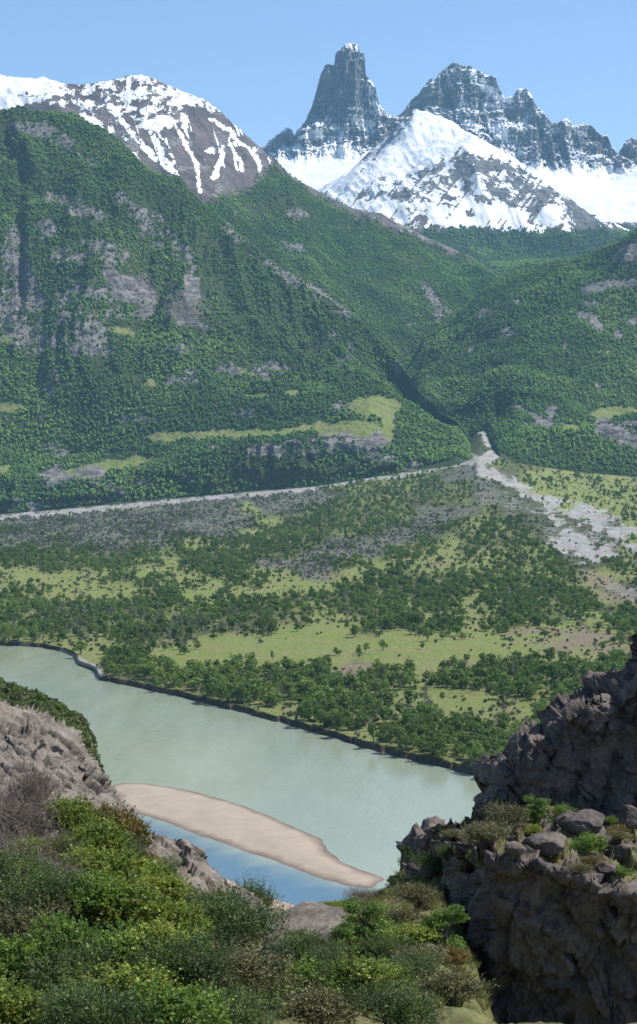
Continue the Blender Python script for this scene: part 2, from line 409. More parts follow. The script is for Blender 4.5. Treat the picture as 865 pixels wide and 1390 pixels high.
# --- the snow-capped hill on the left
SKY_L = [(-260,120),(-60,108),(0,103),(40,104),(90,113),(105,114),(130,111),(160,115),(190,109),(210,109),(235,117),(265,128),(290,145),(310,160),(340,186),(362,209),(400,240),(440,262),(480,281),(530,297),(580,321),(640,347),(680,374),(700,388),(760,430)]
px = np.arange(-260, 760, 1.0)
rows_l = [row([(-260,470,4750),(0,430,4750),(300,430,4750),(400,480,4750),(500,530,4850),(570,545,5150),(620,500,5650),(680,440,5900),(760,480,5900)], 4750),
    row([(-260,340,5250),(0,300,5250),(300,330,5250),(400,400,5250),(500,462,5250),(570,480,5400),(620,445,5720),(680,405,6000),(760,450,6000)], 5250),
    row([(-260,210,5800),(0,190,5800),(200,222,5800),(300,262,5800),(400,322,5800),(500,382,5800),(570,412,5800),(620,400,5900),(680,388,6080),(760,436,6080)], 5800),
    row([(-260,150),(0,138),(100,140),(200,150),(300,190),(360,240),(440,290),(520,325),(600,360),(680,381),(760,433)], 6200),
    row(SKY_L, 6550), row([(a, b + 22) for a, b in SKY_L], 7000), row([(-260,330),(760,480)], 8500)]
Pl, Tl = patch(rows_l, px, [30, 90, 90, 60, 12, 8], 2)
x, y, z = Pl[..., 0].copy(), Pl[..., 1].copy(), Pl[..., 2].copy(); T = Tl[:, None] + 0 * x
edge = np.exp(-((T - 4.0) / 0.15) ** 2)
w = sstep(0.2, 0.8, T)
u = x * 0.80 + y * 0.25
sp_ = ridged(u / 330 + 0.2 * fbm(x / 500, y / 500, 3, 2), y / 1600 - x / 3000, 0, 4)
Pl[..., 2] += w * (1 - 0.85 * edge) * (70 * (sp_ - 0.6) + 18 * fbm(x / 90, y / 90, 1, 5)) + w * 3 * fbm(x / 25, y / 25, 1, 3)
qx, qy = proj(Pl[..., 0], Pl[..., 1], Pl[..., 2])
tline = np.interp(qx, [-260,0,100,150,215,270,330,352,372,420,560,700], [160,165,165,200,248,275,262,245,222,262,322,380])
snowline = np.interp(qx, [-260,0,60,100,140,180,230,270,290,310,340,370], [160,152,146,150,158,165,158,152,158,162,182,205])
st = shapes(qx, qy, [('e',122,168,22,16,40),('l',[(108,168),(128,180),(146,195)],5),('l',[(150,145),(172,172),(195,198),(212,215)],5),('l',[(195,150),(205,180),(214,200),(238,236)],4),('l',[(236,162),(250,190),(266,222),(270,250),(272,260)],3.2),
    ('l',[(250,158),(253,172)],5),('l',[(302,200),(298,222),(290,240)],4),('l',[(285,163),(310,175),(330,195),(350,215)],3),('l',[(312,190),(322,212),(330,230)],3),('e',225,165,20,10,0),('l',[(215,200),(222,225),(240,238)],3),('e',285,205,9,7,0),('e',170,225,8,3,40),('e',205,170,22,10,20)], 5)
snow = 0.72 * sstep(-14, 16, snowline - qy) + 0.22 * fbm(qx / 16, qy / 7, 2.2, 5) * sstep(250, 210, qy)
hf = fbm(qx / 7, qy / 7, 4.1, 5, 2.1, 0.7); gul_ = ridged(qx / 13 - qy / 45, qy / 120, 6, 4)
st2 = sstep(0.58, 0.84, gul_ + 0.25 * hf) * sstep(255, 215, qy) * sstep(140, 175, qy) * (qx > 120) * 0.85
rim = shapes(qx, qy, [('l',[(95,118),(160,118),(210,116)],4),('l',[(70,140),(110,128),(160,140),(240,150),(300,160)],7),('e',135,128,30,8,-10),('e',60,142,40,5,-8),('e',195,150,40,5,5),('e',40,128,30,4,0)], 9, 0.12)
snow = snow - (0.55 * rim + 0.22 * (qx > 85)) * sstep(-0.2, 0.25, hf)
snow = np.clip(np.maximum(snow, np.maximum(st * (0.8 + 0.7 * hf), st2)) + 0.28 * sstep(60, 0, qx) * (qy < 155), 0, 1)
broken = fbm(qx / 14 + 3, qy / 8, 7, 5, 2.1, 0.7) * 0.45 * (qx > 80)
snow = np.clip(snow - np.clip(broken, 0, 0.3), 0, 1)
tree_l = sstep(-8, 16, qy - tline + 12 * fbm(qx / 18, qy / 18, 3, 4))
snow *= 1 - tree_l
rock = shapes(qx, qy, ROCKS_L, 6)
rk_al = sstep(0.05, 0.4, fbm(qx / 25, qy / 12, 5, 5)) * (1 - tree_l) * (qy > 150)
make_land('snow_capped_hill', Pl, [np.maximum(rock * (qx > 300), rk_al * 0.75), Z0(Pl), snow], [(1 - tree_l), Z0(Pl), Z0(Pl)], M_MID)
LAND['hill'] = (Pl, tree_l * (1 - 0.9 * rock) * (T > 0.3) * (T < 4.6))

# --- the steep wooded mountainside on the left
px = np.arange(-260, 700, 1.0)
SKY_F = [(-260,150,5050),(0,150,5050),(30,150,5050),(60,152,5050),(100,160,5050),(140,181,5030),(180,214,5000),(215,246,5000),(250,266,5000),(290,292,5000),(330,322,4950),(380,364,4900),(430,396,4850),(470,424,4800),(500,446,4760),(540,488,4700),(570,528,4600),(600,560,4500),(630,580,4450),(650,592,4400),(700,620,4300)]
rows_f = [row([(-260,712),(0,708),(110,697),(220,686),(330,675),(430,666),(520,656),(600,640),(640,628),(655,622),(700,625)], 3780),
    row([(-260,704),(0,699),(110,688),(220,677),(330,667),(430,658),(520,647),(600,628),(640,612),(655,608),(700,612)], 3850),
    row([(-260,650),(0,650),(60,650),(110,642),(200,640),(300,612),(400,596),(450,596),(500,598),(550,612),(600,612),(640,604),(655,604),(700,610)], 3930),
    row([(-260,620),(0,612),(100,622),(200,600),(300,585),(400,572),(500,548),(540,560),(600,588),(640,598),(655,602),(700,608)], 4130),
    row([(-260,480),(0,480),(150,480),(300,500),(400,510),(500,520),(560,540),(600,572),(640,594),(655,600),(700,608)], 4330),
    row([(-260,300),(0,300),(100,320),(200,352),(300,392),(400,446),(500,490),(560,524),(600,562),(640,590),(655,597),(700,607)], 4650),
    SKY_F, row([(a, b + 20, d + 250) for a, b, d in SKY_F], 5200), row([(a, b + 160, d + 900) for a, b, d in SKY_F], 6000)]
Pf, Tf = patch(rows_f, px, [8, 34, 30, 56, 90, 90, 10, 6], 6)
x, y, z = Pf[..., 0].copy(), Pf[..., 1].copy(), Pf[..., 2].copy(); T = Tf[:, None] + 0 * x
edge = np.exp(-((T - 6.0) / 0.2) ** 2)
w = sstep(3.2, 4.2, T) * sstep(640, 560, px)[None, :]
u = x * 0.85 + y * 0.2
sp_ = 1.25 * ridged(u / 300 + 0.35 * fbm(x / 400, y / 400, 3, 2), y / 1100 - x / 2500, 0, 5, 2.2, 0.6)
Pf[..., 2] += w * (1 - 0.9 * edge) * (85 * (sp_ - 0.82) + 34 * fbm(x / 100, y / 100, 1, 5))
Pf[..., 2] += (1 - w) * sstep(0.6, 1.6, T) * (13 * fbm(x / 90, y / 60, 4, 5) + 5 * fbm(x / 25, y / 25, 4, 3)) * sstep(660, 600, px)[None, :]
Pf[..., 1] -= sstep(1.0, 1.5, T) * (1 - sstep(1.8, 2.3, T)) * 30 * ridged(x / 60, z / 60, 0, 4)
Pf[..., 2] += w * 5 * fbm(x / 22, y / 22, 1, 3)
gul = np.exp(-((px[None, :] - (28 + 0 * T)) / 7.0) ** 2) * sstep(4.3, 4.8, T) * (1 - sstep(5.4, 5.8, T))
Pf[..., 1] += gul * 22
Pf[..., 2] -= 70 * sstep(618, 668, px)[None, :]
qx, qy = proj(Pf[..., 0], Pf[..., 1], Pf[..., 2])
rock = shapes(qx, qy, ROCKS_L, 9); mead = shapes(qx, qy, MEADOWS, 6, 0.08); scr = shapes(qx, qy, SC_M, 8)
N = normals(Pf); N *= np.sign(N[..., 2:3] + 1e-6)
steep = sstep(0.52, 0.36, N[..., 2] + 0.1 * fbm(x / 30, z / 30, 2, 4))
nz = 0.5 + 0.5 * fbm(qx / 22, qy / 16, 9, 5, 2.1, 0.65)
topr = sstep(300, 200, qy) * 0.5
rk = np.clip(1.0 * rock * (0.1 + 1.5 * sstep(0.3, 0.65, nz)) + 0.3 * steep * nz + 0.6 * (nz > 0.66) * topr, 0, 1)
mead = mead * (1 - steep * 0.7)
make_land('wooded_mountainside', Pf, [rk, mead, Z0(Pf)], [0.62 * scr, Z0(Pf), 0.25 * scr], M_MID)
LAND['front'] = (Pf, np.clip(1 - 0.78 * rk - 1.25 * sstep(0.35, 0.6, mead) - 0.75 * scr, 0, 1) * (T > 1.0) * (T < 6.8))

# --- the wooded mountain on the right
px = np.arange(540, 1120, 1.0)
SKY_R = [(540,520,4900),(570,484,5250),(575,466,5350),(600,442,5450),(640,412,5500),(680,385,5500),(720,368,5450),(760,356,5400),(800,345,5350),(830,335,5300),(865,321,5250),(950,296,5200),(1120,270,5200)]
rows_r = [row([(540,640,4350),(600,625,4380),(640,604,4400),(660,600,4350),(680,630),(720,642),(780,650),(865,658),(1120,670)], 3930),
    row([(540,630,4400),(600,612,4420),(640,592,4450),(660,592,4400),(676,612),(700,626),(720,632),(780,640),(865,648),(1120,660)], 4000),
    row([(540,610,4450),(600,598,4470),(640,584,4500),(660,578,4450),(684,594),(720,592),(760,588),(865,590),(1120,600)], 4120),
    row([(540,600,4550),(600,575,4550),(640,568,4550),(680,566,4480),(700,565),(720,564),(760,560),(865,566),(1120,560)], 4300),
    row([(540,570),(580,520),(600,530),(640,535),(700,520),(800,505),(865,510),(1120,500)], 4600),
    row([(540,540),(570,500),(590,490),(640,468),(700,446),(800,425),(865,412),(1120,390)], 5000),
    SKY_R, row([(a, b + 20, d + 250) for a, b, d in SKY_R], 5600), row([(a, b + 160, d + 900) for a, b, d in SKY_R], 6400)]
Pr, Tr = patch(rows_r, px, [8, 30, 30, 50, 60, 60, 10, 6], 6)
x, y, z = Pr[..., 0].copy(), Pr[..., 1].copy(), Pr[..., 2].copy(); T = Tr[:, None] + 0 * x
edge = np.exp(-((T - 6.0) / 0.2) ** 2)
w = sstep(3.0, 3.8, T)
u = x * 0.7 - y * 0.45
sp_ = ridged(u / 240 + 0.3 * fbm(x / 400, y / 400, 3, 2), y / 1000 + x / 1600, 2, 4, 2.2, 0.55)
Pr[..., 2] += w * (1 - 0.7 * edge) * (85 * (sp_ - 0.62) + 26 * fbm(x / 110, y / 110, 1, 5) + 5 * fbm(x / 22, y / 22, 1, 3))
Pr[..., 2] += (1 - w) * sstep(0.8, 1.6, T) * (14 * fbm(x / 80, y / 60, 4, 5))
qx, qy = proj(Pr[..., 0], Pr[..., 1], Pr[..., 2])
rock = shapes(qx, qy, ROCKS_R, 5, 0.09); mead = shapes(qx, qy, MEADOWS, 4, 0.08)
nz = 0.5 + 0.5 * fbm(qx / 22, qy / 16, 9, 5, 2.1, 0.65)
make_land('wooded_slope', Pr, [rock, mead, Z0(Pr)], [Z0(Pr), Z0(Pr), 0.35 * rock], M_MID)
LAND['right'] = (Pr, np.clip(1 - 1.1 * rock - 1.3 * sstep(0.35, 0.6, mead) - 0.4 * (nz > 0.72), 0, 1) * (T > 1.0) * (T < 6.8))

# --- the valley floor from the cut river bank to the foot of the mountains
BANK = [(-420,868),(-120,872),(0,876),(40,878),(62,880),(88,886),(102,892),(106,902),(118,908),(130,912),(134,922),(160,928),(200,936),(220,941),(260,950),(300,960),(345,972),(380,980),(420,992),(450,1001),(500,1016),(540,1027),(580,1037),(620,1047),(650,1054),(690,1066),(800,1092),(1200,1190)]
COVER = """TTTTTTTTTTTTTTTTTTTTTTTTTTTTTTTT
TTTTTTTTTTTTTTTTTTTTTTTGTTTTbbbb
TTTTTTTTTTTTTTTTTTTTTTGGGqTbbbbb
GGGGGGGGGGGGGGGGTTTTTTTTGqtbbbbb
GGGGGGGGGGGGGGGGGTTTTTTTGqqtbbbb
GGGGGGGGGGGGmGGTTTTTTGGGTqqqtbbt
GGGGGGGGGGGGGmTTTTTTTGGtTTqqqqqt
GGGGGGGGGGGGtTTTTTTGGGTTTTTqqqqt
GGGGGGGGGttTTTTTGGGGGTtTTTTqqqqt
TTTTTGGTTTTTTTTGGGGTtTsTTTTtqqqT
TTTTTTTTtTTTTGGGGTttTssstTTTqqTT
smmssTTmstTTTtsGGttsTTTTTTTTTttt
tsttsttTTttTsssmtTTTTTTTTTTTTTqq
TTtttssTTmmTmtTTTTTsTTTTtTTTTTsq
TTTTTTTTTTTTTTTttTTtsTTtTTTTTtqs
dddddddddddddTTTttTTTttttTTTTtsT
TTddddTdddddddmmmtTtmTtttTTttqst
ttTtttTdddmmmmmmmmmmmmmmmsssoosT
wwwtmmmmmmmmmmmmmmmmmmmmmmmsssoos
wwwwwTTTmmmmmmmmmoommmooooomssTT
wwwwwTTTTTTTTTTTTooTTtTTTTTTTTTT
wwwwwwTTTTTTTTTTTTTTTTTTTtTTTTTT
wwwwwwwwTTTTTsTTTTTssststTTsTTTT
wwwwwwwwwwwwTsstTTTsstssssstTsTT
wwwwwwwwwwwwwwssTttsstssssstttTT
wwwwwwwwwwwwwwwwTttsTTTTTTTTTTTT
wwwwwwwwwwwwwwwwwsTTTTTTTTTTTTTT
wwwwwwwwwwwwwwwwwwwTTTTTTTTTTTTT
wwwwwwwwwwwwwwwwwwwTTTTTTTTTTTTT
wwwwwwwwwwwwwwwwwwwTTTTTTTTTTTTT""".split('\n')
#        tree dens, dead dens, shrub dens, grass, stone, ochre, bare
KIND = {'T': (.95, .10, .5, .6, 0, .1, .1, .25), 't': (.52, .08, .4, 1, 0, .3, 0, .2), 's': (.16, .02, .5, 1, 0, .45, 0, .1), 'm': (.0, .0, .015, 1, 0, 0, 0, 0), 'o': (.0, .0, .04, .6, 0, 1, 0, 0),
        'G': (.16, .35, .25, .25, .1, .1, .9, 1.0), 'd': (.7, 1.0, .1, .6, 0, 0, .2, .3), 'q': (.12, .1, .4, .2, .7, .1, .3, .35), 'b': (.45, .05, 1.0, 1, 0, 0, 0, .1), 'w': (0, 0, 0, .7, 0, .2, 0, 0)}
GRID = np.array([[KIND[c] for c in (r_ + 'T' * 32)[:32]] for r_ in COVER])      # 30 x 32 x 7
def cover(qx, qy):
    wx = qx + 13 * fbm(qx / 40, qy / 20, 1, 3); wy = qy + 5 * fbm(qx / 40, qy / 20, 5, 3)
    gx = np.clip(wx / 27.03 - 0.5, 0, 30.999); gy = np.clip((wy - 617) / 15.0, 0, 28.999)
    ix = gx.astype(int); iy = gy.astype(int); fx = (gx - ix)[..., None]; fy = (gy - iy)[..., None]
    g = (GRID[iy, ix] * (1 - fx) + GRID[iy, ix + 1] * fx) * (1 - fy) + (GRID[iy + 1, ix] * (1 - fx) + GRID[iy + 1, ix + 1] * fx) * fy
    return g
STREAM = [('l',[(-60,708),(0,703),(110,692),(220,683),(330,671),(430,663),(490,651)],2.6),('l',[(490,651),(560,645),(600,634),(650,624)],2.0),
    ('l',[(648,572),(655,584),(668,598),(684,606),(676,616),(655,626),(655,640),(690,652),(722,668),(745,682)],6),
    ('l',[(655,628),(640,620)],4),('l',[(745,682),(790,690),(835,708),(880,735)],7),('l',[(745,684),(765,715),(800,745),(865,752)],10),('e',790,705,34,12,20),('e',780,740,28,12,10),('l',[(780,690),(800,700),(850,735)],5),('e',800,762,16,4,-10)]
TRAILS = [('l',[(690,860),(720,855),(770,858),(860,868)],3.5),('l',[(790,850),(800,862),(865,865)],3),('e',820,790,40,10,20),('l',[(790,800),(830,812),(865,815)],5)]
px = np.arange(-420, 1200, 1.35)
nx = len(px)
by = np.interp(px, [b[0] for b in BANK], [b[1] for b in BANK])
bx_, bd = zplane(px, by, 0.0)
bd = bd + 5.0 * fbm(px / 11, 0, 0, 4)
d_steps = np.concatenate([[-0.6, 0.0, 1.4, 2.4, 5], 5 + (np.linspace(0, 1, 430)[1:] ** 1.55) * (4700 - 5 - 1000)])
z_end = np.interp(px, [-420,0,220,430,600,650,680,780,865,1200], [-2,0,31,58,100,118,112,88,76,60])
Pv = np.zeros((len(d_steps), nx, 3)); Kv = np.zeros((len(d_steps), nx))
for i, s_ in enumerate(d_steps):
    frac = (s_ - 5) / (4700 - 1005) if s_ > 5 else 0
    dd = bd + s_ if s_ <= 5 else (bd + 5) * (1 - frac) + 4700 * frac
    Pv[i, :, 0] = (px - CX) / F * dd / cp; Pv[i, :, 1] = dd
    t = np.clip((dd - 1500) / (3850 - 1500), 0, None)
    zz = 3.0 + (z_end - 3) * np.minimum(t, 1) ** 1.5
    zz += np.exp(-((px - 658) / 32.0) ** 2) * np.clip(dd - 3900, 0, None) * 0.115
    if s_ < 0: zz = zz * 0 - 1.0
    elif s_ < 1: zz = zz * 0 + 0.25
    elif s_ < 2: zz = zz * 0 + 1.6 + 0.9 * fbm(px / 6, 2, 0, 3)
    elif s_ < 4: zz = zz * 0 + 2.9 + 0.4 * fbm(px / 6, 2, 0, 3)
    Pv[i, :, 2] = zz
x, y = Pv[..., 0], Pv[..., 1]
inl = np.array([0 if s_ < 4 else 1 for s_ in d_steps])[:, None]
Pv[..., 2] += inl * (0.5 * fbm(x / 30, y / 30, 1, 4) + 1.6 * fbm(x / 160, y / 160, 1, 3) * sstep(1100, 1500, y))
# shallow shore of stones at the bend
qx, qy = proj(Pv[..., 0], Pv[..., 1], Pv[..., 2])
g = cover(qx, qy)
stone = np.maximum(shapes(qx, qy, STREAM, 9, 0.10), 0) ; tr = shapes(qx, qy, TRAILS, 3, 0.1)
isl = sstep(0.10, 0.20, fbm(qx / 22, qy / 9, 12, 5, 2.1, 0.65)) * sstep(700, 740, qx) * (qx > 700)
stone = np.clip(stone * 1.5, 0, 1) * (1 - 0.9 * isl) * (0.62 + 0.75 * sstep(-0.35, 0.15, fbm(qx / 9, qy / 3.5, 4, 4)))
shore = shapes(qx, qy, [('l',[(84,884),(104,896),(130,904),(136,915)],5)], 2, 0.1)
tr = np.maximum(tr, shore)
bankm = np.array([1.0 if s_ < 2.2 else (0.4 if s_ < 5 else 0) for s_ in d_steps])[:, None] + 0 * x
nn = 0.5 + 0.5 * fbm(x / 40, y / 190, 3, 5)
grass = np.clip(g[..., 3] * (0.55 + 0.65 * nn), 0, 1) * (1 - bankm) * sstep(4000, 3850, y)
cov = [bankm * (1 - shore), grass, Z0(Pv)]
cov2 = [g[..., 6] * (0.5 + nn), np.clip(np.maximum(stone, g[..., 4] * 1.1 * nn), 0, 1) + 0.7 * shore, np.clip(g[..., 5] * nn * 1.5 + 0.5 * tr, 0, 1) * (1 - bankm) + 0.5 * bankm * shore]
make_land('valley_floor', Pv, cov, cov2, M_VAL)
free = (1 - np.clip(stone * 1.5, 0, 1)) * (1 - np.clip(tr * 1.4, 0, 1)) * (1 - bankm)
graze = np.clip((CAMZ - Pv[..., 2]) / Pv[..., 1], 0.004, 1)
def cover_to_density(f, area): return -np.log(1 - 0.93 * np.clip(f, 0, 1)) * graze / area
past = (np.array([s_ > 4 for s_ in d_steps])[:, None]) * (Pv[..., 1] < 4650)
cl_n = fbm(x / 34, y / 150, 21, 4, 2.1, 0.6)                         # clumping
def clump(dn): return np.clip(dn + cl_n * (0.35 + 1.3 * (1 - np.abs(2 * dn - 1))) * (dn > 0.03), 0, 1)
g2 = cover(qx, qy)
dn_tree = clump(g2[..., 0]) * free * past
dn_dead = np.clip(g2[..., 1] * (0.5 + 1.6 * np.clip(cl_n + 0.1, 0, 1)), 0, 1) * free * past
dn_grey = np.clip(g2[..., 7] * (0.4 + 1.2 * np.clip(cl_n + 0.35, 0, 1)), 0, 1) * free * past
dn_tree = cover_to_density(dn_tree, 19.); dn_dead = cover_to_density(dn_dead * 0.75, 22.); dn_grey = cover_to_density(dn_grey * 0.9, 6.)
dn_shrub = np.clip(g2[..., 2], 0, 1) * (1 - np.clip(stone, 0, 1) * 0.7) * past * (1 - bankm)
dn_shrub = cover_to_density(dn_shrub * 0.55, 4.)

# --- water: one sheet, silty river and clearer side channel are the same water over different beds
def water_material():
    s = NT('river_water'); P = s.pos()
    w1 = s.noise(s.mapping(P, (0.5, 0.22, 1), (0, 0, R(25))), 1.0, 4, 0.6)
    w2 = s.noise(s.mapping(P, (0.03, 0.006, 1), (0, 0, R(35))), 1.0, 6, 0.65)
    w3 = s.noise(P, 0.0035, 3, 0.6)
    silt = s.mix(s.rng(w2, 0.35, 0.65), (0.23, 0.255, 0.17), (0.29, 0.32, 0.23))
    silt = s.mix(s.rng(w3, 0.35, 0.65, 0, 0.6), silt, (0.215, 0.285, 0.235))
    ch = s.sep(s.attr('clear'))[0]
    col = s.mix(ch, silt, (0.08, 0.15, 0.20))
    h = s.math('ADD', s.math('MULTIPLY', w1, 1.0), s.math('MULTIPLY', w2, 2.0))
    b = s.bump(h, 0.45, 0.3)
    rough = s.rng(w2, 0.3, 0.7, 0.10, 0.22)
    nd = s.bsdf(col, rough, b, 0.5)
    nd.inputs['IOR'].default_value = 1.33
    return s.m
def poly_world(pts, z): 
    a = np.array(pts, float); X, Y = zplane(a[:, 0], a[:, 1], z); return np.stack([X, Y], -1)
gx = np.linspace(-900, 900, 181); gy = np.linspace(240, 2200, 197)
GX, GY = np.meshgrid(gx, gy)
Vw = np.stack([GX, GY, GX * 0], -1)
wqx, wqy = proj(GX, GY, GX * 0)
# shallower clear channel between bar and near shore
midl = np.interp(wqx, [100, 180, 300, 400, 520, 640], [1085, 1105, 1148, 1185, 1212, 1240])
clear = np.clip(sstep(-8, 14, wqy - midl + 10 * fbm(wqx / 60, wqy / 16, 3, 3)) * sstep(600, 520, wqx), 0, 1)
me = mesh_np('river', Vw.reshape(-1, 3), grid_faces(len(gy), len(gx)))
a = me.color_attributes.new('clear', 'FLOAT_COLOR', 'POINT'); dd = np.ones((GX.size, 4), np.float32); dd[:, 0] = clear.ravel(); a.data.foreach_set('color', dd.ravel())
river = tag(add_obj('river', me, water_material()), kind='structure')
# --- ground sheet that reaches far beyond everything (river bed level)
xs = np.linspace(-16000, 16000, 65); ys = np.linspace(-3000, 22000, 51)
XX, YY = np.meshgrid(xs, ys)
me = mesh_np('ground', np.stack([XX, YY, XX * 0 - 3.0], -1).reshape(-1, 3), grid_faces(51, 65))
s = NT('far_ground'); s.bsdf(s.mix(s.noise(s.pos(), 0.02, 5), (0.04, 0.05, 0.025), (0.1, 0.1, 0.05)), 0.95)
tag(add_obj('ground', me, s.m), kind='structure')

# --- sand bar in the river
BAR = [(146,1068),(165,1063),(200,1064),(250,1071),(300,1084),(350,1101),(400,1122),(440,1141),(447,1153),(462,1170),(500,1184),(524,1194),(505,1206),(470,1202),(430,1189),(380,1171),(320,1151),(270,1133),(220,1115),(180,1102),(158,1090)]
BW = poly_world(BAR, 0.0)
def poly_dist(X, Y, poly):
    d = np.full(X.shape, 1e9); ins = np.zeros(X.shape, bool)
    n = len(poly)
    for i in range(n):
        x0, y0 = poly[i]; x1, y1 = poly[(i + 1) % n]
        dx, dy = x1 - x0, y1 - y0
        t = np.clip(((X - x0) * dx + (Y - y0) * dy) / (dx * dx + dy * dy + 1e-9), 0, 1)
        d = np.minimum(d, np.hypot(X - x0 - t * dx, Y - y0 - t * dy))
        c = ((y0 > Y) != (y1 > Y)) & (X < (x1 - x0) * (Y - y0) / (y1 - y0 + 1e-12) + x0)
        ins ^= c
    return np.where(ins, d, -d)
mn = BW.min(0) - 14; mx = BW.max(0) + 14
gx = np.arange(mn[0], mx[0], 0.8); gy = np.arange(mn[1], mx[1], 1.2)
GX, GY = np.meshgrid(gx, gy)
sd = poly_dist(GX, GY, BW) + 2.0 * fbm(GX / 12, GY / 16, 2, 4)
zz = np.where(sd > 0, 1.3 * (1 - np.exp(-np.clip(sd, 0, None) / 14)), sd * 0.09)
zz += np.where(sd > 0, 0.12 * fbm(GX / 5, GY / 9, 2, 4) * np.clip(sd / 6, 0, 1), 0)
me = mesh_np('sand_bar', np.stack([GX, GY, np.clip(zz, -1.5, 9)], -1).reshape(-1, 3), grid_faces(len(gy), len(gx)))
s = NT('wet_sand'); P = s.pos(); z = s.n('ShaderNodeSeparateXYZ'); s.put(z.inputs[0], P)
nz_ = s.noise(P, 0.08, 6, 0.65); nf = s.noise(P, 1.2, 5, 0.7)
dry = s.mix(s.rng(nz_, 0.35, 0.65), (0.285, 0.235, 0.172), (0.37, 0.31, 0.235))
dry = s.mix(s.rng(nf, 0.35, 0.7), dry, (0.30, 0.245, 0.19))
wet = s.mix(s.rng(s.math('ADD', z.outputs[2], s.math('MULTIPLY', s.math('SUBTRACT', nz_, 0.5), 0.5)), 0.03, 0.4), (0.14, 0.10, 0.075), dry)
s.bsdf(wet, 0.8, s.bump(nf, 0.5, 0.12), 0.25)
tag(add_obj('sand_bar', me, s.m), kind='structure')
# ================================================================= trees
def leaf_mat(name, dark, mid, light, loc_scale=0.004, trans=0.25):
    s = NT(name)
    oi = s.n('ShaderNodeObjectInfo')
    n = s.noise(oi.outputs['Location'], loc_scale, 4, 0.6)
    f = s.math('ADD', s.math('MULTIPLY', s.math('SUBTRACT', oi.outputs['Random'], 0.5), 0.36), s.rng(n, 0.36, 0.64))
    c = s.ramp(f, [(0.05, dark), (0.5, mid), (0.98, light)])
    tc = s.n('ShaderNodeTexCoord')
    c = s.mix(s.rng(s.noise(tc.outputs['Object'], 2.4, 3, 0.7), 0.3, 0.72, 0.0, 0.6), c, light)
    d = s.n('ShaderNodeBsdfDiffuse'); s.put(d.inputs[0], c)
    t = s.n('ShaderNodeBsdfTranslucent'); s.put(t.inputs[0], s.mix(0.5, c, (light[0] * 1.3, light[1] * 1.3, light[2]), 'MIX'))
    m = s.n('ShaderNodeMixShader'); m.inputs[0].default_value = trans
    s.t.links.new(d.outputs[0], m.inputs[1]); s.t.links.new(t.outputs[0], m.inputs[2]); s.t.links.new(m.outputs[0], s.out.inputs[0])
    return s.m
M_LEAF_M = leaf_mat('mountain_foliage', (0.035, 0.08, 0.036), (0.085, 0.165, 0.045), (0.19, 0.29, 0.065), 0.0035, 0.15)
M_LEAF_V = leaf_mat('valley_foliage', (0.06, 0.10, 0.032), (0.105, 0.17, 0.046), (0.185, 0.255, 0.068), 0.006, 0.25)
M_SHRUB = leaf_mat('low_shrub_foliage', (0.05, 0.065, 0.03), (0.085, 0.105, 0.045), (0.14, 0.15, 0.075), 0.006, 0.2)
s = NT('grey_bark'); oi = s.n('ShaderNodeObjectInfo')
s.bsdf(s.mix(s.math('ADD', s.math('MULTIPLY', oi.outputs['Random'], 0.6), s.rng(s.noise(s.pos(), 0.8, 4), 0.3, 0.7, 0, 0.4)), (0.12, 0.11, 0.095), (0.25, 0.235, 0.21)), 0.9)
M_BARK = s.m

def icosphere(sub):
    import bmesh
    bm = bmesh.new(); bmesh.ops.create_icosphere(bm, subdivisions=sub, radius=1.0)
    V = np.array([v.co[:] for v in bm.verts]); Fc = np.array([[v.index for v in f.verts] for f in bm.faces]); bm.free()
    return V, Fc
ICO2 = icosphere(2); ICO3 = icosphere(3)
def merge(parts):
    Vs, Fs, o = [], [], 0
    for V, Fc in parts:
        Vs.append(V); Fs.append(Fc + o); o += len(V)
    return np.concatenate(Vs), np.concatenate(Fs)
def leaf_cloud(centers, radii, n, size, r, squash=0.8, shell=0.55):
    """triangular leaf sprays spread through lumpy volumes, facing mostly outward"""
    k = r.integers(0, len(centers), n) if len(centers) > 1 else np.zeros(n, int)
    d = r.normal(size=(n, 3)); d /= np.linalg.norm(d, axis=1, keepdims=True)
    rad = radii[k] * (shell + (1.08 - shell) * r.random(n) ** 0.5)
    c = centers[k] + d * rad[:, None] * np.array([1, 1, squash])
    nrm = d + 0.75 * r.normal(size=(n, 3)); nrm /= np.linalg.norm(nrm, axis=1, keepdims=True)
    a = np.cross(nrm, r.normal(size=(n, 3))); a /= np.linalg.norm(a, axis=1, keepdims=True)
    b = np.cross(nrm, a)
    s_ = size * (0.55 + 0.9 * r.random(n))[:, None]
    V = np.stack([c + a * s_, c + b * s_ * 0.7, c - a * s_ * 0.9, c - b * s_ * 0.75 + nrm * s_ * 0.3], 1).reshape(-1, 3)
    Fq = np.arange(4 * n).reshape(n, 4)
    return V, Fq
def tube(pts, rad, sides=5):
    pts = [Vector(p) for p in pts]; V = []; Fc = []
    for i, p in enumerate(pts):
        t = (pts[min(i + 1, len(pts) - 1)] - pts[max(i - 1, 0)]).normalized()
        a = t.cross(Vector((0.3, 1, 0.2))).normalized(); b = t.cross(a)
        for k in range(sides):
            w = 2 * math.pi * k / sides
            V.append((p + (a * math.cos(w) + b * math.sin(w)) * rad[i])[:])
    for i in range(len(pts) - 1):
        for k in range(sides):
            k2 = (k + 1) % sides
            Fc.append((i * sides + k, i * sides + k2, (i + 1) * sides + k2, (i + 1) * sides + k))
    return np.array(V), np.array(Fc)
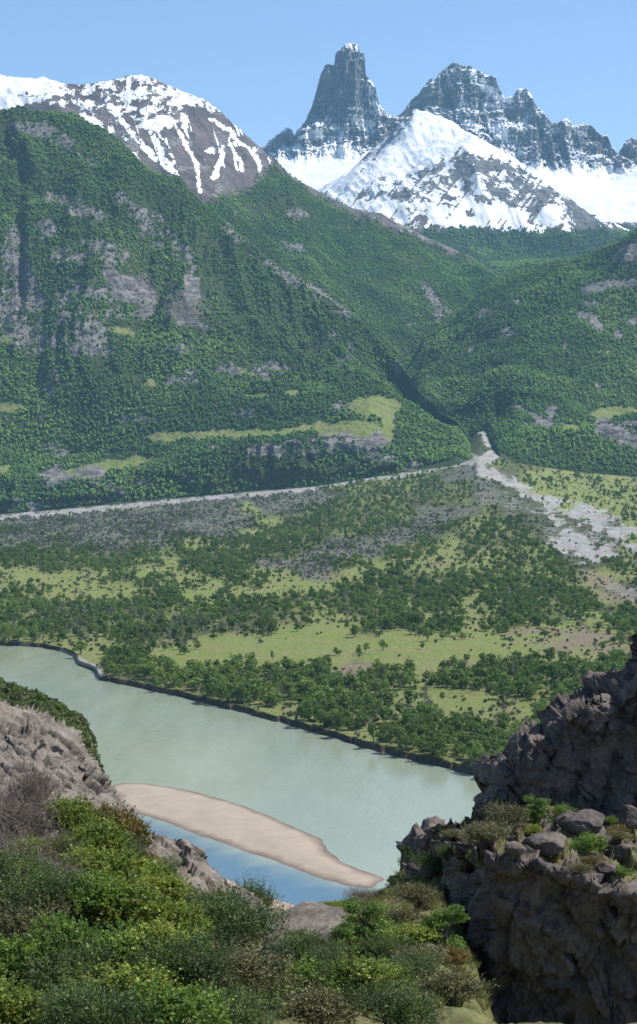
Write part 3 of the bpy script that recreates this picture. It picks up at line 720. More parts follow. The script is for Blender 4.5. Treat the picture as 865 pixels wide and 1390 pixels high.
def valley_tree_meshes(seed, n_leaf, size, spread=0.45, lumps=9, tall=1.0):
    """unit-height tree: crown mesh + trunk mesh"""
    r = np.random.default_rng(seed)
    cs = []; rs = []
    for i in range(lumps):
        a = r.random() * 6.28; h = 0.28 + 0.58 * r.random() ** 0.8
        rr = spread * (0.15 + 0.75 * r.random()) * (1.15 - 0.75 * abs(h - 0.42) / 0.5)
        cs.append((rr * math.cos(a), rr * math.sin(a), h)); rs.append(0.13 + 0.11 * r.random())
    cs.append((0, 0, 0.5)); rs.append(0.24)
    cs = np.array(cs); rs = np.array(rs)
    V, Fq = leaf_cloud(cs, rs, n_leaf, size, r)
    V[:, 2] = np.clip(V[:, 2], 0.05, None) * tall
    tr = [tube([(0, 0, -0.04), (0.01, 0.0, 0.15), (0.0, 0.02, 0.45)], [0.035, 0.028, 0.012])]
    for c in cs[:5]:
        tr.append(tube([(0, 0, 0.08 + 0.1 * r.random()), (c[0] * 0.5, c[1] * 0.5, c[2] * 0.55), tuple(c)], [0.018, 0.013, 0.005], 4))
    VT, FT = merge(tr)
    return (V, Fq), (VT, FT)
def lump_tree(seed):
    """unit-height far tree: a ragged crown of a few lobes with leaf sprays"""
    r = np.random.default_rng(seed)
    V, Fc = ICO2
    out = []
    off = r.random(3) * 50
    for i in range(4):
        a = 6.28 * (i + r.random()) / 4; q = 0.17 * (i > 0)
        rad = (0.36, 0.24, 0.22, 0.2)[i]
        c = np.array([q * math.cos(a) * 1.3, q * math.sin(a) * 1.3, 0.58 if i == 0 else 0.34 + 0.3 * r.random()])
        n = fbm(V[:, 0] * 1.6 + off[0], V[:, 1] * 1.6 + off[1], V[:, 2] * 1.6 + off[2] + i, 3)
        out.append((V * rad * (1 + 0.42 * n)[:, None] * np.array([1, 1, 1.1]) + c, Fc))
    V, Fc = merge(out)
    V[:, 2] = np.clip(V[:, 2], -0.06, None)
    return V, Fc
def dead_tree(seed, n=26, crown=0.0):
    r = np.random.default_rng(seed); parts = [tube([(0, 0, -0.03), (0.02, 0, 0.4), (0.0, 0.03, 0.95)], [0.035, 0.025, 0.006], 4)]
    for i in range(n):
        h = 0.12 + 0.7 * r.random(); a = r.random() * 6.28; L = (0.2 + 0.24 * r.random()) * (1.15 - h * 0.6)
        p1 = (math.cos(a) * L * 0.5, math.sin(a) * L * 0.5, h + 0.12); p2 = (math.cos(a + 0.3) * L, math.sin(a + 0.3) * L, h + 0.2 + 0.22 * r.random())
        parts.append(tube([(0, 0, h), p1, p2], [0.016, 0.013, 0.007], 3))
    return merge(parts)

# where trees stand: (x, y, z) samples over a landform with a density per vertex
def scatter(P, dens, count_per_m2, r, margin=(-110, 975)):
    qx, _ = proj(P[..., 0], P[..., 1], P[..., 2])
    dn = dens * (qx > margin[0]) * (qx < margin[1])
    a = P[:-1, :-1]; b = P[:-1, 1:]; c = P[1:, :-1]
    cr = np.cross(b - a, c - a)
    area = np.abs(cr[..., 2])
    w = (area * 0.25 * (dn[:-1, :-1] + dn[1:, :-1] + dn[:-1, 1:] + dn[1:, 1:])).ravel()
    n = int(w.sum() * count_per_m2)
    cdf = np.cumsum(w); idx = np.searchsorted(cdf, r.random(n) * cdf[-1])
    i, j = np.divmod(np.clip(idx, 0, w.size - 1), P.shape[1] - 1)
    u = r.random(n)[:, None]; v = r.random(n)[:, None]
    return P[i, j] * (1 - u) * (1 - v) + P[i, j + 1] * u * (1 - v) + P[i + 1, j] * (1 - u) * v + P[i + 1, j + 1] * u * v
def visible(pts, lift=8.0, tol=3.0):
    """keep the samples that are not hidden behind a nearer landform (column-wise horizon test on a coarse depth buffer)"""
    qx, qy = proj(pts[:, 0], pts[:, 1], pts[:, 2] + lift)
    bx = np.clip(((qx + 130) / 2.0).astype(int), 0, HZ.shape[0] - 1)
    by_ = np.clip(((qy - 50) / 2.0).astype(int), 0, HZ.shape[1] - 1)
    return pts[:, 1] < HZ[bx, by_] + 60
HZ = np.full((560, 560), 1e9)
for _P in (Pl, Pf, Pr, Ps, Pp, Pv):
    _qx, _qy = proj(_P[..., 0], _P[..., 1], _P[..., 2])
    _b = ((_qx + 130) / 2.0).astype(int); _c = ((_qy - 50) / 2.0).astype(int)
    _ok = (_b >= 0) & (_b < 560) & (_c >= 0) & (_c < 560)
    np.minimum.at(HZ, (_b[_ok], _c[_ok]), _P[..., 1][_ok])

def stuff_instances(name, pts, scale, meshes, mats, label, cat, seed=1, flat=1.0):
    """one object: a cloud of points on which geometry nodes set the given tree meshes"""
    r = np.random.default_rng(seed)
    n = len(pts)
    me = bpy.data.meshes.new(name)
    me.vertices.add(n); me.vertices.foreach_set('co', np.ascontiguousarray(pts, np.float32).ravel())
    at = me.attributes.new('size', 'FLOAT_VECTOR', 'POINT')
    wd = 0.8 + 0.45 * r.random(n)
    at.data.foreach_set('vector', np.stack([scale * wd, scale * wd, scale * flat * (0.8 + 0.4 * r.random(n))], -1).astype(np.float32).ravel())
    at = me.attributes.new('turn', 'FLOAT_VECTOR', 'POINT')
    at.data.foreach_set('vector', np.stack([r.normal(size=n) * 0.06, r.normal(size=n) * 0.06, r.random(n) * 6.28], -1).astype(np.float32).ravel())
    at = me.attributes.new('pick', 'INT', 'POINT')
    at.data.foreach_set('value', r.integers(0, len(meshes), n).astype(np.int32))
    me.update()
    o = add_obj(name, me)
    ng = bpy.data.node_groups.new(name + '_nodes', 'GeometryNodeTree')
    ng.interface.new_socket('Geometry', in_out='INPUT', socket_type='NodeSocketGeometry')
    ng.interface.new_socket('Geometry', in_out='OUTPUT', socket_type='NodeSocketGeometry')
    gi = ng.nodes.new('NodeGroupInput'); go = ng.nodes.new('NodeGroupOutput')
    gtoi = ng.nodes.new('GeometryNodeGeometryToInstance')
    srcs = []
    for k, m in enumerate(meshes):
        so = bpy.data.objects.new(name + '_form', m)           # only a data source, never linked to the scene
        nd = ng.nodes.new('GeometryNodeObjectInfo'); nd.inputs['Object'].default_value = so; nd.inputs['As Instance'].default_value = True
        srcs.append(nd)
    for nd in reversed(srcs): ng.links.new(nd.outputs['Geometry'], gtoi.inputs[0])
    iop = ng.nodes.new('GeometryNodeInstanceOnPoints')
    def nattr(nm, typ):
        nd = ng.nodes.new('GeometryNodeInputNamedAttribute'); nd.data_type = typ; nd.inputs['Name'].default_value = nm
        return nd.outputs['Attribute']
    ng.links.new(gi.outputs[0], iop.inputs['Points']); ng.links.new(gtoi.outputs[0], iop.inputs['Instance'])
    iop.inputs['Pick Instance'].default_value = True
    ng.links.new(nattr('pick', 'INT'), iop.inputs['Instance Index'])
    ng.links.new(nattr('turn', 'FLOAT_VECTOR'), iop.inputs['Rotation'])
    ng.links.new(nattr('size', 'FLOAT_VECTOR'), iop.inputs['Scale'])
    ng.links.new(iop.outputs[0], go.inputs[0])
    md = o.modifiers.new('scatter', 'NODES'); md.node_group = ng
    tag(o, label, cat, kind='stuff')
    return o

LUMP = []
for k in range(6):
    V, Fc = lump_tree(k + 1); m = mesh_np('far_crown', V, Fc, True); m.materials.append(M_LEAF_M); LUMP.append(m)
r1 = np.random.default_rng(11)
for key, per, h0, h1, nm, lab in (('front', 1 / 20., 3.0, 8.8, 'mountainside_forest', 'dense green forest covering the rocky mountainside on the left'),
        ('right', 1 / 20., 3.0, 8.8, 'slope_forest', 'dense green forest covering the mountain slope on the right'),
        ('hill', 1 / 24., 3.4, 8.6, 'hill_forest', 'green forest on the flank of the snow-capped hill'),
        ('saddle', 1 / 80., 8, 13, 'saddle_forest', 'pale distant forest filling the high saddle below the peaks'),
        ('shoulder', 1 / 90., 8, 13, 'treeline_forest', 'distant bluish forest at the foot of the snowy shoulder')):
    P_, dn = LAND[key]
    gp_ = fbm(P_[..., 0] / 110, P_[..., 1] / 110, P_[..., 2] / 110, 5, 2.1, 0.6)
    dn = dn * (0.22 + 0.78 * sstep(-0.4, -0.08, gp_))
    pts = scatter(P_, dn, per, r1); pts = pts[visible(pts)]
    sc_ = h0 + (h1 - h0) * r1.random(len(pts)) ** 1.7
    print(nm, len(pts))
    stuff_instances(nm, pts, sc_, LUMP, None, lab, 'forest', 5)

# valley trees: the nearest stand as things of their own, the rest as one mass
CR = []
for k in range(8):
    (V, Fq), (VT, FT) = valley_tree_meshes(100 + k, 620, 0.050, 0.40 + 0.14 * (k % 3), 9 + k % 4)
    mc = mesh_np('crown', V, Fq, False); mc.materials.append(M_LEAF_V)
    mt = mesh_np('trunk', VT, FT, True); mt.materials.append(M_BARK)
    CR.append((mc, mt))
FARV = []
for k in range(6):
    (V, Fq), (VT, FT) = valley_tree_meshes(200 + k, 260, 0.075, 0.42 + 0.12 * (k % 3), 8)
    VA, FA = merge([(V, Fq), (VT, FT)])
    m = mesh_np('valley_crown', VA, FA, False); m.materials.append(M_LEAF_V); m.materials.append(M_BARK)
    mi = np.zeros(len(FA), np.int32); mi[len(Fq):] = 1; m.polygons.foreach_set('material_index', mi); FARV.append(m)
DEAD = []
for k in range(4):
    V, Fc = dead_tree(300 + k); m = mesh_np('dead_tree', V, Fc, False); m.materials.append(M_BARK); DEAD.append(m)
SHR = []
for k in range(4):
    r_ = np.random.default_rng(400 + k)
    cs = np.array([[0.35 * math.cos(a) * r_.random(), 0.35 * math.sin(a) * r_.random(), 0.3 + 0.25 * r_.random()] for a in (0.3, 1.6, 2.9, 4.2, 5.4)])
    V, Fq = leaf_cloud(cs, np.full(5, 0.28), 110, 0.12, r_); V[:, 2] = np.clip(V[:, 2], -0.02, None)
    m = mesh_np('shrub_crown', V, Fq, False); m.materials.append(M_SHRUB); SHR.append(m)

pts = scatter(Pv, dn_tree, 1., r1); pts = pts[visible(pts, 4)]
pts = pts[np.argsort(pts[:, 1])]
# thin very close pairs among the near ones
keep = []
for p in pts[:2500]:
    if all((p[0] - q[0]) ** 2 + (p[1] - q[1]) ** 2 > 12.0 for q in keep[-400:]): keep.append(p)
near = np.array(keep); rest = np.concatenate([pts[2500:]])
nqx, nqy = proj(near[:, 0], near[:, 1], near[:, 2])
inn = (nqx > -12) & (nqx < 877)
nearest = near[inn][:290]
others = np.concatenate([near[inn][290:], near[~inn], rest])
print('valley trees', len(nearest), len(others), 'last near y', nearest[-1])
stuff_instances('valley_woodland', others, (4.6 + 4.6 * r1.random(len(others)) ** 1.3) * np.where(others[:, 1] < 1500, 1.2, 1.0), FARV, None, 'open woodland of dark green trees spread over the valley floor', 'woodland', 6)
dpts = scatter(Pv, dn_dead, 1., r1); dpts = dpts[visible(dpts, 4)]
stuff_instances('dead_woodland', dpts, np.where(proj(dpts[:, 0], dpts[:, 1], dpts[:, 2])[1] > 800, 6 + 4 * r1.random(len(dpts)), 3 + 3 * r1.random(len(dpts))), DEAD, None, 'grey leafless trees standing among the green valley woodland', 'dead trees', 7)
M_GREY = leaf_mat('grey_scrub_foliage', (0.09, 0.10, 0.07), (0.15, 0.155, 0.115), (0.21, 0.21, 0.155), 0.01, 0.15)
GSH = []
for m in SHR:
    m2 = m.copy(); m2.materials.clear(); m2.materials.append(M_GREY); GSH.append(m2)
gpts = scatter(Pv, dn_grey, 1., r1); gpts = gpts[visible(gpts, 2)]
stuff_instances('grey_scrub', gpts, 2.0 + 2.6 * r1.random(len(gpts)) ** 1.4, GSH, None, 'grey leafless scrub covering the upper valley floor', 'scrub', 12)
spts = scatter(Pv, dn_shrub, 1., r1); spts = spts[visible(spts, 2)]
stuff_instances('valley_shrubs', spts, 1.2 + 2.4 * r1.random(len(spts)) ** 1.6, SHR, None, 'low olive shrubs scattered over the valley floor', 'shrubs', 8)
print('dead', len(dpts), 'shrubs', len(spts))
# ================================================================= single trees of the valley (nearest stand) and on the meadow
GRP = 'trees of the riverside stand'
CRW = CR
def add_tree(x, y, z, h, k, label, group=GRP, wide=1.0, name='tree', cat='tree', bare=False):
    root = empty(name, (x, y, z), float(r1.random() * 6.28))
    root.scale = (h * wide, h * wide, h)
    mc, mt = CRW[k % len(CRW)]
    if bare:
        add_obj('trunk', DEAD[k % len(DEAD)], None, root)
    else:
        add_obj('trunk', mt, None, root); add_obj('crown', mc, None, root)
    return tag(root, label, cat, group)
SINGLE = [  # px, foot py, height px, width factor, label
    (403, 858, 12, 1.2, 'lone round tree standing alone on the bright green meadow above the riverside stand'),
    (456, 890, 11, .8, 'small dark tree at the left of a low gully in the meadow'),
    (462, 890, 10, .9, 'small dark tree just right of another beside the low meadow gully'),
    (487, 889, 12, 1.0, 'leaning bushy tree at the right end of the low meadow gully'),
    (497, 886, 14, .8, 'taller conical tree beside the right end of the meadow gully'),
    (520, 884, 15, .75, 'solitary upright tree in the pale grass mid meadow'),
    (574, 882, 13, .6, 'thin upright tree alone on the pale meadow'),
    (634, 898, 11, 1.2, 'forked bushy tree alone on the brown strip of the meadow'),
    (834, 876, 12, 1.1, 'round tree beside the pale dirt track at the meadow end'),
    (562, 853, 21, 1.15, 'big round-crowned tree at the upper edge of the meadow'),
    (586, 855, 17, 1.1, 'broad tree right of the big round one on the meadow edge'),
    (604, 855, 19, 1.2, 'second broad tree right of the big round one on the meadow edge'),
    (625, 853, 18, 1.2, 'wide spreading tree standing apart by the start of the dirt track'),
    (557, 862, 12, .8, 'small narrow tree in front of the big round-crowned one'),
    (515, 864, 11, 1.3, 'low wide clump tree at the upper meadow edge'),
    (482, 865, 18, 1.0, 'tree at the tip of the wood that reaches down into the meadow'),
    (370, 896, 13, .5, 'thin ragged tree at the lower edge of the meadow'),
    (688, 858, 9, 1.2, 'small wide tree in the dry grass left of the stony track'),
    (540, 840, 13, .7, 'narrow dark tree in a gap of ochre grass')]
def ground_valley(px_, py_):
    qx_, qy_ = VQ
    j = int(np.argmin(np.abs(px_grid_v - px_)))
    i = int(np.argmin(np.abs(qy_[5:, j] - py_))) + 5
    return Pv[i, j]
px_grid_v = px
VQ = proj(Pv[..., 0], Pv[..., 1], Pv[..., 2])
for n_, (a, b, h, wd, lab) in enumerate(SINGLE):
    p = ground_valley(a, b)
    add_tree(p[0], p[1], p[2], h * p[1] / F * 1.05, n_, lab, 'single trees on the meadow', wd)
p = ground_valley(810, 884); add_tree(p[0], p[1], p[2], 14 * p[1] / F, 1, 'grey leafless bushy tree beside the pale track at the meadow end', 'single trees on the meadow', 1.3, 'bare_tree', 'tree', True)
BANDS = ['on the cut river bank', 'just behind the bank trees', 'half way to the meadow', 'short of the meadow', 'beside the meadow']
ZONES = [(-50, 'by the stony river bend'), (200, 'right of the stony bend'), (270, 'above the widest water'), (330, 'above the sand bar start'), (390, 'above the sand bar middle'), (450, 'above the sand bar tip'),
    (510, 'left of the open clearing'), (570, 'in the open clearing'), (640, 'right of the clearing'), (700, 'left of the crag top'), (770, 'behind the upper crag'), (822, 'by the right picture edge'), (2000, '')]
SIZES = [(6.8, 'short'), (8.2, 'mid-sized'), (99, 'tall')]
SHAPES = [('narrow-crowned', 0.82), ('round-crowned', 1.05), ('broad-crowned', 1.32)]
for n_, p in enumerate(nearest):
    a, b = proj(p[0], p[1], p[2])
    bank = float(np.interp(a, [q[0] for q in BANK], [q[1] for q in BANK]))
    far = (bank - b) / max(bank - 893, 14)
    bi = 0 if far < 0.14 else 1 if far < 0.34 else 2 if far < 0.5 else 3 if far < 0.68 else 4
    zi = max(i for i, zq in enumerate(ZONES) if a >= zq[0] or i == 0)
    h = 6.0 + 4.6 * r1.random() ** 1.2
    sh = int(r1.integers(0, 3))
    lab = f"{[q[1] for q in SIZES if h < q[0]][0]} {SHAPES[sh][0]} tree {BANDS[bi]} {ZONES[zi][1]}"
    add_tree(p[0], p[1], p[2] - 0.1, h, n_, lab, GRP, SHAPES[sh][1])

# ================================================================= near land: slope below the viewpoint, shores, bank hill
def rock_material(name, a, b, lich, streak, sc=1.0):
    s = NT(name); P = s.pos()
    n1 = s.noise(P, 0.9 * sc, 8, 0.68); n2 = s.noise(P, 5.0 * sc, 8, 0.75, 0.4); n3 = s.noise(P, 0.35 * sc, 4, 0.6)
    c = s.mix(s.rng(n1, 0.36, 0.64), a, b)
    c = s.mix(s.rng(n2, 0.5, 0.72, 0, 0.75), c, lich)
    vs = s.noise(s.mapping(P, (1.1 * sc, 1.1 * sc, 0.10 * sc)), 1.4, 6, 0.7)
    geo = s.n('ShaderNodeNewGeometry'); nz = s.n('ShaderNodeSeparateXYZ'); s.put(nz.inputs[0], geo.outputs['Normal'])
    wall = s.rng(nz.outputs[2], 0.45, 0.1)
    c = s.mix(s.math('MULTIPLY', wall, s.rng(vs, 0.54, 0.66, 0, 0.7)), c, streak)
    crack = s.rng(s.voro(s.mapping(P, (1.0 * sc, 1.0 * sc, 1.5 * sc), (0.4, 0.5, 0.3)), 1.1, 'DISTANCE_TO_EDGE'), 0.0, 0.05)
    cov = s.sep(s.attr('cov'))
    moss = s.mix(s.rng(n2, 0.35, 0.65), (0.075, 0.08, 0.03), (0.19, 0.165, 0.075))
    c = s.mix(s.rng(s.math('ADD', cov[1], s.math('SUBTRACT', n1, 0.5)), 0.42, 0.58), c, moss)
    h = s.math('ADD', s.math('MULTIPLY', n2, 0.45), s.math('ADD', n1, s.math('MULTIPLY', crack, 0.05)))
    s.bsdf(c, 0.85, s.bump(h, 0.85, 0.14 / sc), 0.25)
    return s.m
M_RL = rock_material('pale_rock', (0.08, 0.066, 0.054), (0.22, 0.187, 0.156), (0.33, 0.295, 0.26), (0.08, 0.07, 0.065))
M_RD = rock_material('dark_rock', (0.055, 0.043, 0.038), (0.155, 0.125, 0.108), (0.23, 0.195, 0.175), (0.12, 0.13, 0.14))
s = NT('grassy_soil'); P = s.pos(); n1 = s.noise(P, 0.5, 6, 0.65); n2 = s.noise(P, 6.0, 6, 0.75)
c = s.mix(s.rng(n1, 0.38, 0.6), (0.075, 0.10, 0.03), (0.19, 0.185, 0.075)); c = s.mix(s.rng(n2, 0.45, 0.7), c, (0.11, 0.085, 0.055))
s.bsdf(c, 0.95, s.bump(n2, 0.8, 0.12), 0.1); M_SOIL = s.m

def near_land(name, P, mat, cov=None, structure=True):
    me = mesh_np(name, P.reshape(-1, 3), grid_faces(*P.shape[:2]))
    a = me.color_attributes.new('cov', 'FLOAT_COLOR', 'POINT'); d = np.zeros((P.shape[0] * P.shape[1], 4), np.float32); d[:, 3] = 1
    if cov is not None: d[:, 1] = cov.ravel()
    a.data.foreach_set('color', d.ravel())
    o = add_obj(name, me, mat)
    if structure: tag(o, kind='structure')
    return o
def noise_push(P, amp, sc, oct_=6, seed=0.0, kind='r', rough=0.55):
    N = push_dir(P)
    x, y, z = P[..., 0] * sc + seed, P[..., 1] * sc, P[..., 2] * sc
    n = ridged(x, y, z, oct_, 2.1, rough) - 0.6 if kind == 'r' else fbm(x, y, z, oct_, 2.1, rough)
    return P + N * (n * amp)[..., None]
def cracks(P, sc, depth, seed, dirs):
    """joint planes: dark narrow grooves along tilted parallel planes, broken up by noise"""
    N = push_dir(P)
    x, y, z = P[..., 0], P[..., 1], P[..., 2]
    out = np.zeros_like(x)
    for i, (a, b, c, f, th) in enumerate(dirs):
        t = (a * x + b * y + c * z) * f + 0.9 * fbm(x * sc, y * sc, z * sc + 3 * i + seed, 3)
        g_ = np.abs((t - np.floor(t)) - 0.5) * 2           # 1 at plane borders
        on = sstep(-0.05, 0.25, fbm(x * sc * 0.8, y * sc * 0.8, z * sc * 0.8 + 9 * i + seed, 2))
        step = (vnoise(np.floor(t) * 1.7 + 0.5, i * 3.1 + seed, 0.5))
        out += on * sstep(1 - th, 1.0, g_) * depth - 0.45 * depth * step
    return P - N * out[..., None]

# slope under the viewpoint down to the brow, hidden drop, near shore
px = np.arange(-200, 1000, 2.0)
EDGE = [(-200,1080),(60,1085),(160,1112),(200,1136),(300,1190),(345,1211),(380,1222),(415,1234),(432,1242),(470,1258),(600,1290),(1000,1400)]
rows_n = [row([(-200,1560),(1000,1560)], 24), row([(-200,1400),(400,1400),(1000,1400)], 44), row([(-200,1300),(300,1340),(400,1310),(440,1290),(520,1290),(590,1288),(640,1330),(672,1440),(1000,1480)], 64),
    row([(-200,1250),(300,1300),(390,1276),(440,1262),(500,1250),(560,1218),(600,1206),(640,1285),(675,1420),(1000,1450)], 84),
    row([(-200,1240),(300,1290),(380,1264),(425,1250),(455,1240),(480,1231),(520,1212),(560,1180),(600,1185),(640,1270),(680,1400),(1000,1410)], 104),
    row([(-200,1330),(380,1330),(520,1300),(600,1290),(1000,1290)], 124)]
Pn, Tn = patch(rows_n, px, [24, 60, 70, 60, 12], 3)
Pn = noise_push(Pn, 0.6, 0.12, 5, 3.0, 'f'); Pn = noise_push(Pn, 0.25, 0.9, 4, 5.0, 'f')
near_land('hillside', Pn, M_SOIL)
ex, ey = zplane(px, np.interp(px, [e[0] for e in EDGE], [e[1] for e in EDGE]), 0.0)
Pa = []
for s_, zz in ((3, -0.8), (0, 0.0), (-5, 0.35), (-16, 0.9), (-40, 2.2)):
    Pa.append(np.stack([ex / ey * (ey + s_), ey + s_ + 1.5 * fbm(px / 20, s_ * 0.1, 0, 3), zz + 0 * px], -1))
for f_ in np.linspace(0.08, 1, 26):
    dd = (ey - 40) * (1 - f_) + 115 * f_; Pa.append(np.stack([ex / ey * dd, dd, 2.2 + f_ ** 1.3 * 70 + 0 * px + 2.5 * fbm(px / 40, f_ * 6, 0, 4)], -1))
Pa = np.array(Pa)
s = NT('shore_sand'); P = s.pos(); zz_ = s.n('ShaderNodeSeparateXYZ'); s.put(zz_.inputs[0], P)
n2 = s.noise(P, 0.5, 6, 0.7)
c = s.mix(s.rng(zz_.outputs[2], 1.0, 4.0), s.mix(n2, (0.27, 0.2, 0.145), (0.36, 0.27, 0.2)), s.mix(s.rng(n2, 0.4, 0.6), (0.09, 0.11, 0.04), (0.2, 0.18, 0.09)))
s.bsdf(c, 0.9, s.bump(n2, 0.6, 0.2), 0.2)
near_land('near_shore', Pa, s.m)
# wooded bank hill behind the pale rock
px = np.arange(-420, 160, 3.0)
CREST = [(-420,850),(-200,895),(-40,922),(0,938),(60,958),(105,984),(120,1004),(130,1050),(150,1120)]
rows_b = [row([(a, b + 260) for a, b in CREST], 260), row([(a, b + 70) for a, b in CREST], 320), row(CREST, 370), row([(a, b + 30) for a, b in CREST], 400), row([(a, b + 160) for a, b in CREST], 440)]
Pb, Tb = patch(rows_b, px, [10, 14, 10, 8], 2)
near_land('bank_hill', noise_push(Pb, 2.0, 0.06, 4, 1.0, 'f'), M_SOIL)

def blocks(P, sc, amp, seed, sx=1.0, sz=1.0):
    N = push_dir(P, 5)
    wx = P[..., 0] * sc * sx + 0.35 * P[..., 2] * sc + 0.3 * fbm(P[..., 0] * sc, P[..., 1] * sc, P[..., 2] * sc + seed, 2)
    wy = P[..., 1] * sc * 0.8; wz = P[..., 2] * sc * sz - 0.3 * P[..., 0] * sc + seed
    f1 = np.full(wx.shape, 9.0); v = np.zeros(wx.shape); tx = np.zeros(wx.shape); tz = np.zeros(wx.shape)
    ix, iy, iz = np.floor(wx).astype(int), np.floor(wy).astype(int), np.floor(wz).astype(int)
    for dx in (-1, 0, 1):
        for dy in (-1, 0, 1):
            for dz in (-1, 0, 1):
                a, b, c_ = (ix + dx) & 63, (iy + dy) & 63, (iz + dz) & 63
                ox = wx - (ix + dx + _L[a, b, c_]); oy = wy - (iy + dy + _L[b, c_, a]); oz = wz - (iz + dz + _L[c_, a, b])
                d = np.abs(ox) + np.abs(oy) + np.abs(oz); m = d < f1
                f1 = np.where(m, d, f1); v = np.where(m, _L[c_, b, a] + (_L[a, a, c_] - 0.5) * ox * 1.3 + (_L[b, b, a] - 0.5) * oz * 1.3, v)
    return P + N * (amp * (v - 0.5))[..., None]
# ================================================================= the pale rock slab on the left
px = np.arange(-150, 350, 0.8)
RL = [(-150,915),(-40,940),(0,953),(14,962),(30,968),(50,973),(57,984),(80,990),(100,1002),(112,1018),(124,1034),(133,1052),(142,1070),(150,1085),(158,1100),(168,1117),(176,1132),(190,1140),(205,1146),(240,1152),(262,1160),(270,1176),(285,1190),(300,1203),(322,1216),(350,1234)]
rows_x = [row([(-150,1500),(350,1500)], 27), row([(-150,1370),(200,1370),(350,1390)], 34),
    row([(-150,1180),(0,1190),(100,1200),(200,1230),(300,1270),(350,1290)], 44), row([(-150,1060),(0,1080),(80,1090),(130,1120),(200,1170),(300,1215),(350,1240)], 52),
    row([(a, b + 14, 60) for a, b in RL], 60), row(RL, 63), row([(a, b + 24) for a, b in RL], 67), row([(a, b + 190) for a, b in RL], 74)]
Px, Tx = patch(rows_x, px, [16, 60, 150, 190, 40, 20, 20], 1)
WIN = (1 - 0.85 * np.exp(-((Tx - 5.0) / 0.45) ** 2))[:, None, None]
Px = noise_push(Px, 0.9, 0.22, 4, 2.0, 'f')
Px = noise_push(Px, 0.26, 0.7, 5, 4.0, 'r', 0.5)
Px = cracks(Px, 0.35, 0.5, 1.0, [(0.62, 0.15, 0.75, 1.0, 0.22), (0.55, -0.1, 0.83, 2.2, 0.2), (-0.7, 0.4, 0.55, 0.35, 0.10)])
Px = noise_push(Px, 0.055, 3.2, 5, 6.0, 'r', 0.6)
Px = blocks(Px, 1.6, 0.14, 5.0, 1.0, 0.6)
o = near_land('rock_outcrop', Px, M_RL, sstep(0.2, 0.5, fbm(Px[..., 0] / 2, Px[..., 1] / 2, 3, 4)) * 0.35 + 0.8 * sstep(2.6, 1.9, Tx)[:, None], False)
tag(o, 'pale grey-brown cracked rock slab sloping down to the river on the left', 'rock')

WIN = 1.0
# ================================================================= the dark crag and its lower ledge on the right
px = np.arange(560, 1060, 0.8)
RD = [(560,1200),(570,1178),(574,1160),(578,1148),(590,1137),(605,1130),(622,1124),(638,1116),(640,1104),(642,1092),(652,1084),(668,1072),(673,1060),(674,1044),(682,1036),(694,1032),(699,1014),(706,1007),(722,1003),(740,1004),(748,998),(754,984),(768,968),(780,958),(796,944),(806,938),(814,932),(826,928),(838,918),(850,912),(858,900),(868,893),(900,868),(960,840),(1060,800)]
CL = [(560,1260),(574,1190),(590,1160),(604,1148),(620,1142),(632,1150),(645,1160),(660,1158),(680,1166),(700,1160),(730,1166),(760,1176),(790,1186),(820,1196),(865,1212),(1060,1250)]
LB = [(560,1215),(574,1172),(590,1148),(610,1138),(640,1126),(670,1118),(700,1112),(740,1108),(780,1110),(820,1112),(865,1108),(1060,1100)]
rows_d = [row([(560,1560),(1060,1560)], 70), row([(560,1420),(1060,1420)], 72.2), row([(560,1330),(590,1320),(650,1300),(1060,1310)], 72.2), row([(a, b + 12) for a, b in CL], 71), row([(a, b - 1) for a, b in CL], 72.2),
    row([(a, 0.55 * b + 0.45 * c_[1]) for (a, b), c_ in zip([(q, np.interp(q, [v[0] for v in CL], [v[1] for v in CL])) for q in range(560, 1061, 10)], [(q, np.interp(q, [v[0] for v in LB], [v[1] for v in LB])) for q in range(560, 1061, 10)])], 79),
    row(LB, 88), row([(q, 0.4 * np.interp(q, [v[0] for v in LB], [v[1] for v in LB]) + 0.6 * np.interp(q, [v[0] for v in RD], [v[1] for v in RD])) for q in range(560, 1061, 6)], 88.3),
    row([(a, b + 8) for a, b in RD], 88.8), row(RD, 90.2), row([(a, b + 20) for a, b in RD], 97), row([(a, b + 260) for a, b in RD], 110)]
Pd, Td = patch(rows_d, px, [10, 40, 90, 14, 60, 70, 110, 80, 6, 20, 16], 1)
_k = (1 + 0.26 * sstep(665, 590, px))[None, :, None]; Pd = (Pd - [0, 0, CAMZ]) * _k + [0, 0, CAMZ]
T = Td[:, None] + 0 * Pd[..., 0]
Pd = noise_push(Pd, 1.3, 0.16, 3, 8.0, 'f')
